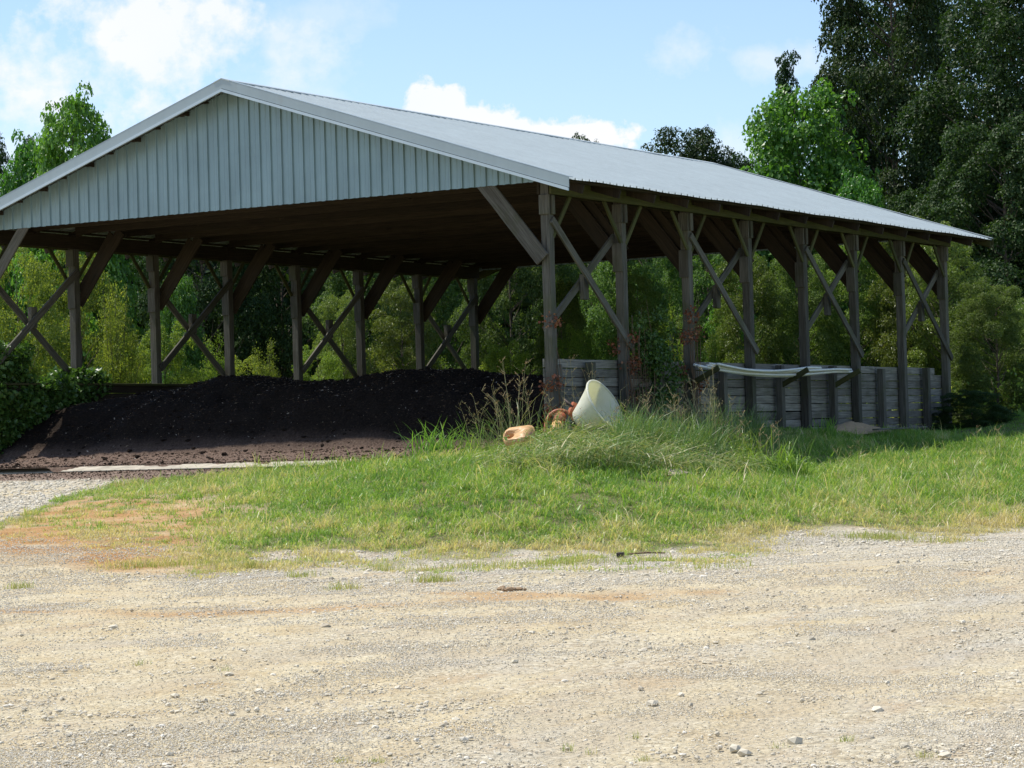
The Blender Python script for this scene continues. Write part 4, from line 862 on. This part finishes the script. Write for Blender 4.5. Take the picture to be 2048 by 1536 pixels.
# red implement
RED = plain('red_paint', (.50, .15, .07), .55, .4, 8); RUST = plain('rust_black', (.05, .035, .03), .7, .4, 8); YB = plain('orange_pipe', (.85, .50, .22), .5, .35, 7)
mc = empty('red_implement'); base = at(1118, 852, 40.6); mc.location = tuple(base); tag(mc, 'rusty red farm implement with a hooped frame and orange pipe behind the weed mound', 'implement')
R3 = lambda r_, u_, f_=0.: hr*r_+np.array([0, 0, 1.])*u_+hf*f_
bb = MB(); an = np.linspace(2.9, .1, 16); bb.tube([R3(.02+.22*math.cos(q), .02+.23*math.sin(q)) for q in an], .028, 8); bb.tube([R3(-.20, .07), R3(-.245, -.25, .02)], .03, 8); bb.tube([R3(.235, .04), R3(.26, -.22)], .03, 8); bb.build('hoop_frame', RED, mc, True)
bb = MB(); bb.tube([R3(-.025, .02, -.08), R3(.04, .17, .03)], .095, 16); bb.build('pipe_collar', RED, mc, True)
bb = MB(); bb.tube([R3(-.08, -.20, -.26), R3(-.02, .04, -.08)], [.115, .085], 16); bb.build('orange_pipe', YB, mc, True)
bb = MB(); bb.tube([R3(.17, .17), R3(.26, .36, .05)], .05, 4); bb.build('bracket_plate', RED, mc); bb = MB(); bb.tube([R3(.10, .42, .1), R3(.22, .30), R3(.34, .34, .1)], .022, 6); bb.tube([R3(.20, .04), R3(.30, .02)], .05, 8); bb.tube([R3(.27, .0), R3(.29, -.1)], .05, 8); bb.build('black_lever', RUST, mc, True)
# ---------------------------------------------------------------- weeds on the mound
STRAW = leaf_mat('cut_weeds', [(0, (.07, .14, .03)), (.45, (.16, .25, .065)), (.78, (.30, .31, .14)), (1, (.54, .47, .28))], .3, .45, .4, (1.2, 1.2, .6))
def region(px0, px1, py0, py1, n, dmin=35):
    PX = rng.uniform(px0, px1, 40); out_ = []
    gxs = np.linspace(px0, px1, 9); gys = np.linspace(py0, py1, 4); G = np.array([[ground_hit(a, c_, dmin)[:2] for c_ in gys] for a in gxs])
    u = rng.random(n)*8; v = rng.random(n)*3; i = u.astype(int); j = v.astype(int); fu = (u-i)[:, None]; fv = (v-j)[:, None]
    Q = (G[i, j]*(1-fu)+G[i+1, j]*fu)*(1-fv)+(G[i, j+1]*(1-fu)+G[i+1, j+1]*fu)*fv; return Q[:, 0], Q[:, 1]
ra = math.atan2(-math.cos(YA), math.sin(YA))          # direction towards the right of the yard
x, y = region(960, 1480, 898, 950, 3000); mh = .14*np.exp(-((np.array(proj(np.stack([x, y, H(x, y)], -1))[0])-1220)/190)**2)
z = H(x, y)+mh*rng.random(len(x)); nn = len(x)
grass_obj('cut_weeds', x, y, z, (.10+.42*rng.random(nn)**1.6)*(.35+.65*sstep(980, 1120, proj(np.stack([x, y, z], -1))[0])), .0065, np.where(rng.random(nn) < .5, 2.6, 1.2), .1+.85*rng.random(nn)**1.1, 'tangled mound of cut and bent weeds around the tub and the jug', 'weeds', STRAW, None, ra+rng.normal(size=nn)*.9+np.where(rng.random(nn) < .3, math.pi, 0), 5)
x, y = region(985, 1500, 893, 948, 3600); nn = len(x); pq = proj(np.stack([x, y, H(x, y)], -1))[0]; hh_ = .08+.26*np.exp(-((pq-1200)/150)**2)
grass_obj('lying_stalks', x, y, H(x, y)+hh_*rng.random(nn)+.03, .28+.50*rng.random(nn), .0095, .9, .3+.7*rng.random(nn), 'long cut stalks lying across the weed mound below the tub', 'weeds', STRAW, None, ra+rng.normal(size=nn)*.75+np.where(rng.random(nn) < .25, math.pi, 0), 5, th0=1.05+.35*rng.random(nn))
x, y = region(1230, 1560, 885, 930, 8500); nn = len(x)
grass_obj('weed_thicket', x, y, H(x, y), (.12+.60*sstep(.3, .75, fbm(x, y, 2.2, 3, 91)))*(.4+.9*rng.random(nn)), .0035+.004*rng.random(nn), 1.3, .1+.6*rng.random(nn), 'feathery green weed thicket in front of the plank wall', 'weeds', STRAW, None, None, 4)
def clump(name, px, py, n, Ln, wd, lean, tone, label, mat=STRAW, spread=.12, seeds=0, dirx=None, group=None):
    P = at(px, 900, py); P[2] = float(H(P[0:1], P[1:2])[0]); r = empty(name, P); tag(r, label, 'weed', group or 'tall weeds by the barn')
    X = rng.normal(size=n)*spread; Y = rng.normal(size=n)*spread; L_ = Ln*(.45+.7*rng.random(n)); tn = tone[0]+(tone[1]-tone[0])*rng.random(n)
    V, Fs, m_ = blades(X, Y, np.zeros(n), L_, np.full(n, wd), lean, dirx, 6); meshobj('leaf_blades', V, Fs, mat, r, {'tone': np.repeat(tn, m_)})['kind'] = 'stuff'
    if seeds:
        sb = MB(); pts = []
        for q in range(seeds):
            a = rng.random()*6.28; l = Ln*rng.uniform(.9, 1.45); tl = rng.uniform(.1, .75)*(1 if dirx is None else 1.2); t = np.linspace(0, 1, 8); hx2 = l*(1-np.cos(tl*t))/tl; hz2 = l*np.sin(tl*t)/tl
            if dirx is not None: a = dirx+rng.normal()*.6
            c_ = np.c_[rng.normal()*spread*.6+np.cos(a)*hx2, rng.normal()*spread*.6+np.sin(a)*hx2, hz2]; sb.tube(c_, np.linspace(.0045, .002, 8), 4)
            for s_ in range(6):
                k = rng.integers(4, 8); a2 = rng.random()*6.28; e2 = c_[k]+np.array([math.cos(a2)*.09, math.sin(a2)*.09, .07])*rng.uniform(.6, 1.6); sb.tube([c_[k], e2], .0018, 3); pts.append(c_[k]+(e2-c_[k])*rng.random((7, 1))+rng.normal(size=(7, 3))*.008)
        sb.build('stalk', STK, r)['kind'] = 'stuff'; pts = np.concatenate(pts); Vl, Fl = leaves(pts, .018, .5); meshobj('seed_head', Vl, Fl, SEED, r, {'tone': np.repeat(rng.random(len(pts)), 4)})['kind'] = 'stuff'
    return r
STK = plain('stalk', (.40, .36, .17), .8, .3); SEED = leaf_mat('seed', [(0, (.25, .15, .08)), (1, (.5, .38, .22))], .2, .2, .6)
clump('tall_weed', 868, 40.2, 120, .70, .011, 1.7, (0, .5), 'clump of tall green arching grass at the left end of the mound', GRASS, .16)
clump('tall_weed', 955, 40.3, 70, .66, .006, 1.7, (.1, .6), 'green arching grass between the tall clump and the dry weed', GRASS, .16, 4)
clump('tall_weed', 1035, 40.2, 60, .95, .0055, 1.2, (.2, .9), 'dry branching weed with seed heads left of the corner post', STRAW, .2, 9)
clump('tall_weed', 1000, 40.0, 36, .8, .0055, 1.6, (.3, 1.), 'low dry weed arching left over the dark heap', STRAW, .16, 5, ra+math.pi)
clump('tall_weed', 1105, 40.2, 40, .55, .006, .7, (.2, .8), 'upright yellow green stems in front of the red implement', GRASS, .12, 3)
clump('tall_weed', 1175, 41.0, 14, .9, .003, .5, (.6, 1.), 'bare dry stalks sticking up behind the tub', STRAW, .2, 12)
clump('tall_weed', 1425, 40.0, 110, .95, .006, .8, (.1, .8), 'tall seed headed grass in front of the left end of the white pipes', STRAW, .22, 14)
clump('tall_weed', 1340, 39.6, 110, .62, .0045, 1., (.2, .8), 'feathery weed right of the tub', STRAW, .28, 12)
clump('tall_weed', 1480, 39.6, 130, .55, .007, 1.2, (.1, .6), 'leafy grass clump in front of the plank wall', GRASS, .22, 6)
clump('tall_weed', 1575, 38.8, 130, .58, .0095, 1.7, (.1, .55), 'broad leaved arching grass clump standing out at the edge of the shade', GRASS, .16)
clump('tall_weed', 1500, 38.6, 60, .42, .007, 1.5, (.2, .7), 'small arching grass clump left of the broad leaved one', GRASS, .18)
clump('tall_weed', 1990, 44, 30, .5, .006, 1.2, (.3, .8), 'loose weed standing in the grass near the right edge', GRASS, .25, 3)
clump('tall_weed', 1720, 42, 25, .3, .006, 1., (.2, .7), 'small weed at the edge of the barn shadow', GRASS, .3, 3)
clump('tall_weed', 1650, 46.6, 90, .40, .010, .8, (0, .4), 'bright green weed against the plank wall under the pipes', GRASS, .12)
for px, d, n_, L_, lab in ((1130, 39.4, 60, .4, 'short bent weed tuft in front of the orange pipe'), (1255, 40.3, 90, .6, 'weed clump touching the lower right rim of the tub'), (1300, 40.6, 120, .7, 'bushy weed between the tub and the vine covered bay'), (1380, 40.6, 130, .8, 'bushy weed below the left end of the white pipes'),
                           (1450, 41.2, 110, .6, 'weed clump below the first bracket arm'), (1530, 40., 110, .5, 'weed clump between the seed headed grass and the shaded lawn'), (1220, 38.6, 70, .35, 'low weed tuft under the tub at the foot of the mound')):
    clump('bushy_weed', px, d, n_, L_, .0055, 1.3, (.05, .75), lab, STRAW if n_ > 90 else GRASS, .26, 5, None, 'bushy weeds on the mound')
# broad leaved weeds among the blades
x, y = region(1000, 1540, 890, 950, 9000); z = H(x, y)+rng.random(len(x))*(.05+.45*sstep(.45, .75, fbm(x, y, 2.5, 3, 93))); Vl, Fl = leaves(np.stack([x, y, z], -1), .045, .5, .5)
tag(meshobj('broadleaf_weeds', Vl, Fl, IVYG, None, {'tone': np.repeat(rng.random(len(x)), 4)}), 'small broad leaved weeds mixed through the mound', 'weeds', kind='stuff')
# sand heap and lumber in the shade
def blobheap(name, P, rx, ry, h, mat, label, cat, rz=0):
    n_ = 30; u = np.linspace(-1, 1, n_); U, V_ = np.meshgrid(u, u, indexing='ij'); r2 = np.sqrt(U**2+V_**2)
    Z = h*np.clip(1-r2**1.5, -.3, 1)*(1+.5*(fbm(U+P[0], V_+P[1], 3, 3, 95)-.5))+.04*(fbm(U, V_, 9, 2, 96)-.5)
    ii = np.arange(n_*n_).reshape(n_, n_); Fq = np.stack([ii[:-1, :-1], ii[1:, :-1], ii[1:, 1:], ii[:-1, 1:]], -1).reshape(-1, 4)
    o = meshobj(name, np.stack([U*rx, V_*ry, Z], -1).reshape(-1, 3), Fq, mat, None, None, True); o.location = tuple(P); o.rotation_euler = (0, 0, rz); return tag(o, label, cat)
SAND = plain('tan_sand', (.50, .34, .18), .95, .3, 20)
zz = float(H(np.array([9.]), np.array([-1.0]))[0])
blobheap('sawdust_heap', (10., -.85, zz), 1.7, .5, .20, SAND, 'low tan heap of sawdust against the foot of the plank wall', 'heap')
bb = MB(); x0 = np.array([10.2, -1.5, zz+.05]); o = board('loose_board', (9.6, -1.5, zz+.06), (12.4, -1.35, zz+.08), .14, .03, WOOD, None, (0, 1, 0)); tag(o, 'pale loose board lying in the shaded grass before the wall', 'board')
P = ground_hit(1335, 945); blobheap('bare_mound', (P[0], P[1], P[2]-.02), .45, .28, .08, plain('pale_dirt', (.5, .42, .3), .95, .3, 15), 'small bare patch of pale dirt heaped in the grass below the weed thicket', 'dirt mound')
# debris on the lot
P = ground_hit(1241, 1116); b_ = empty('rubber_block', P, .4); tag(b_, 'small black rubber block lying on the grey gravel', 'block'); o = rounded('block_body', .13, .08, .055, .012, RUST, b_); o.location = (0, 0, .03)
bb = MB(); A = ground_hit(1255, 1112); B = ground_hit(1330, 1110); bb.tube([A+[0, 0, .02], (A+B)/2+[0.02, 0, .03], B+[0, 0, .02]], [.008, .012, .007], 6); tag(bb.build('stick', VST, None, True), 'thin brown stick lying right of the rubber block', 'stick')
CLOD = plain('clay_clod', (.36, .25, .15), .95, .4, 30)
bbp = ground_hit(1017, 1182)
xs = bbp[0]+rng.normal(size=14)*.05; ys = bbp[1]+rng.normal(size=14)*.07; tag(stones('clay_clod', xs, ys, np.full(14, bbp[2]+.01), .02+.028*rng.random(14), CLOD), 'crumbled brown clay clod in the middle of the yard', 'clod')
lab = [('angular grey stone left of the middle foreground', 520, 1385, .035), ('dark grey stone among the gravel at the lower left', 350, 1395, .04), ('round pale stone at the lower right foreground', 1305, 1410, .045), ('rounded stone close to the lower edge right of centre', 1470, 1503, .04), ('pale stone in the lower edge cluster right of centre', 1490, 1510, .035),
       ('flat grey stone near the bottom right of centre', 1590, 1490, .045), ('whitish stone by the tyre marks right of centre', 1622, 1280, .04), ('pale stone high in the yard left of centre', 650, 1254, .04), ('small grey stone high in the yard at the left', 226, 1255, .04), ('brown stone in the middle of the yard', 458, 1352, .03), ('squat stone at the right lower corner area', 1755, 1425, .05), ('stone near the right edge at the bottom', 1890, 1512, .04)]
for l_, px, py, s_ in lab:
    P = ground_hit(px, py); o = stones('stone', np.array([0.]), np.array([0.]), np.array([.0]), np.array([s_]), STONE, None, np.array([rng.random()])); o.location = tuple(P)
    tag(o, l_, 'stone', 'larger stones in the yard')
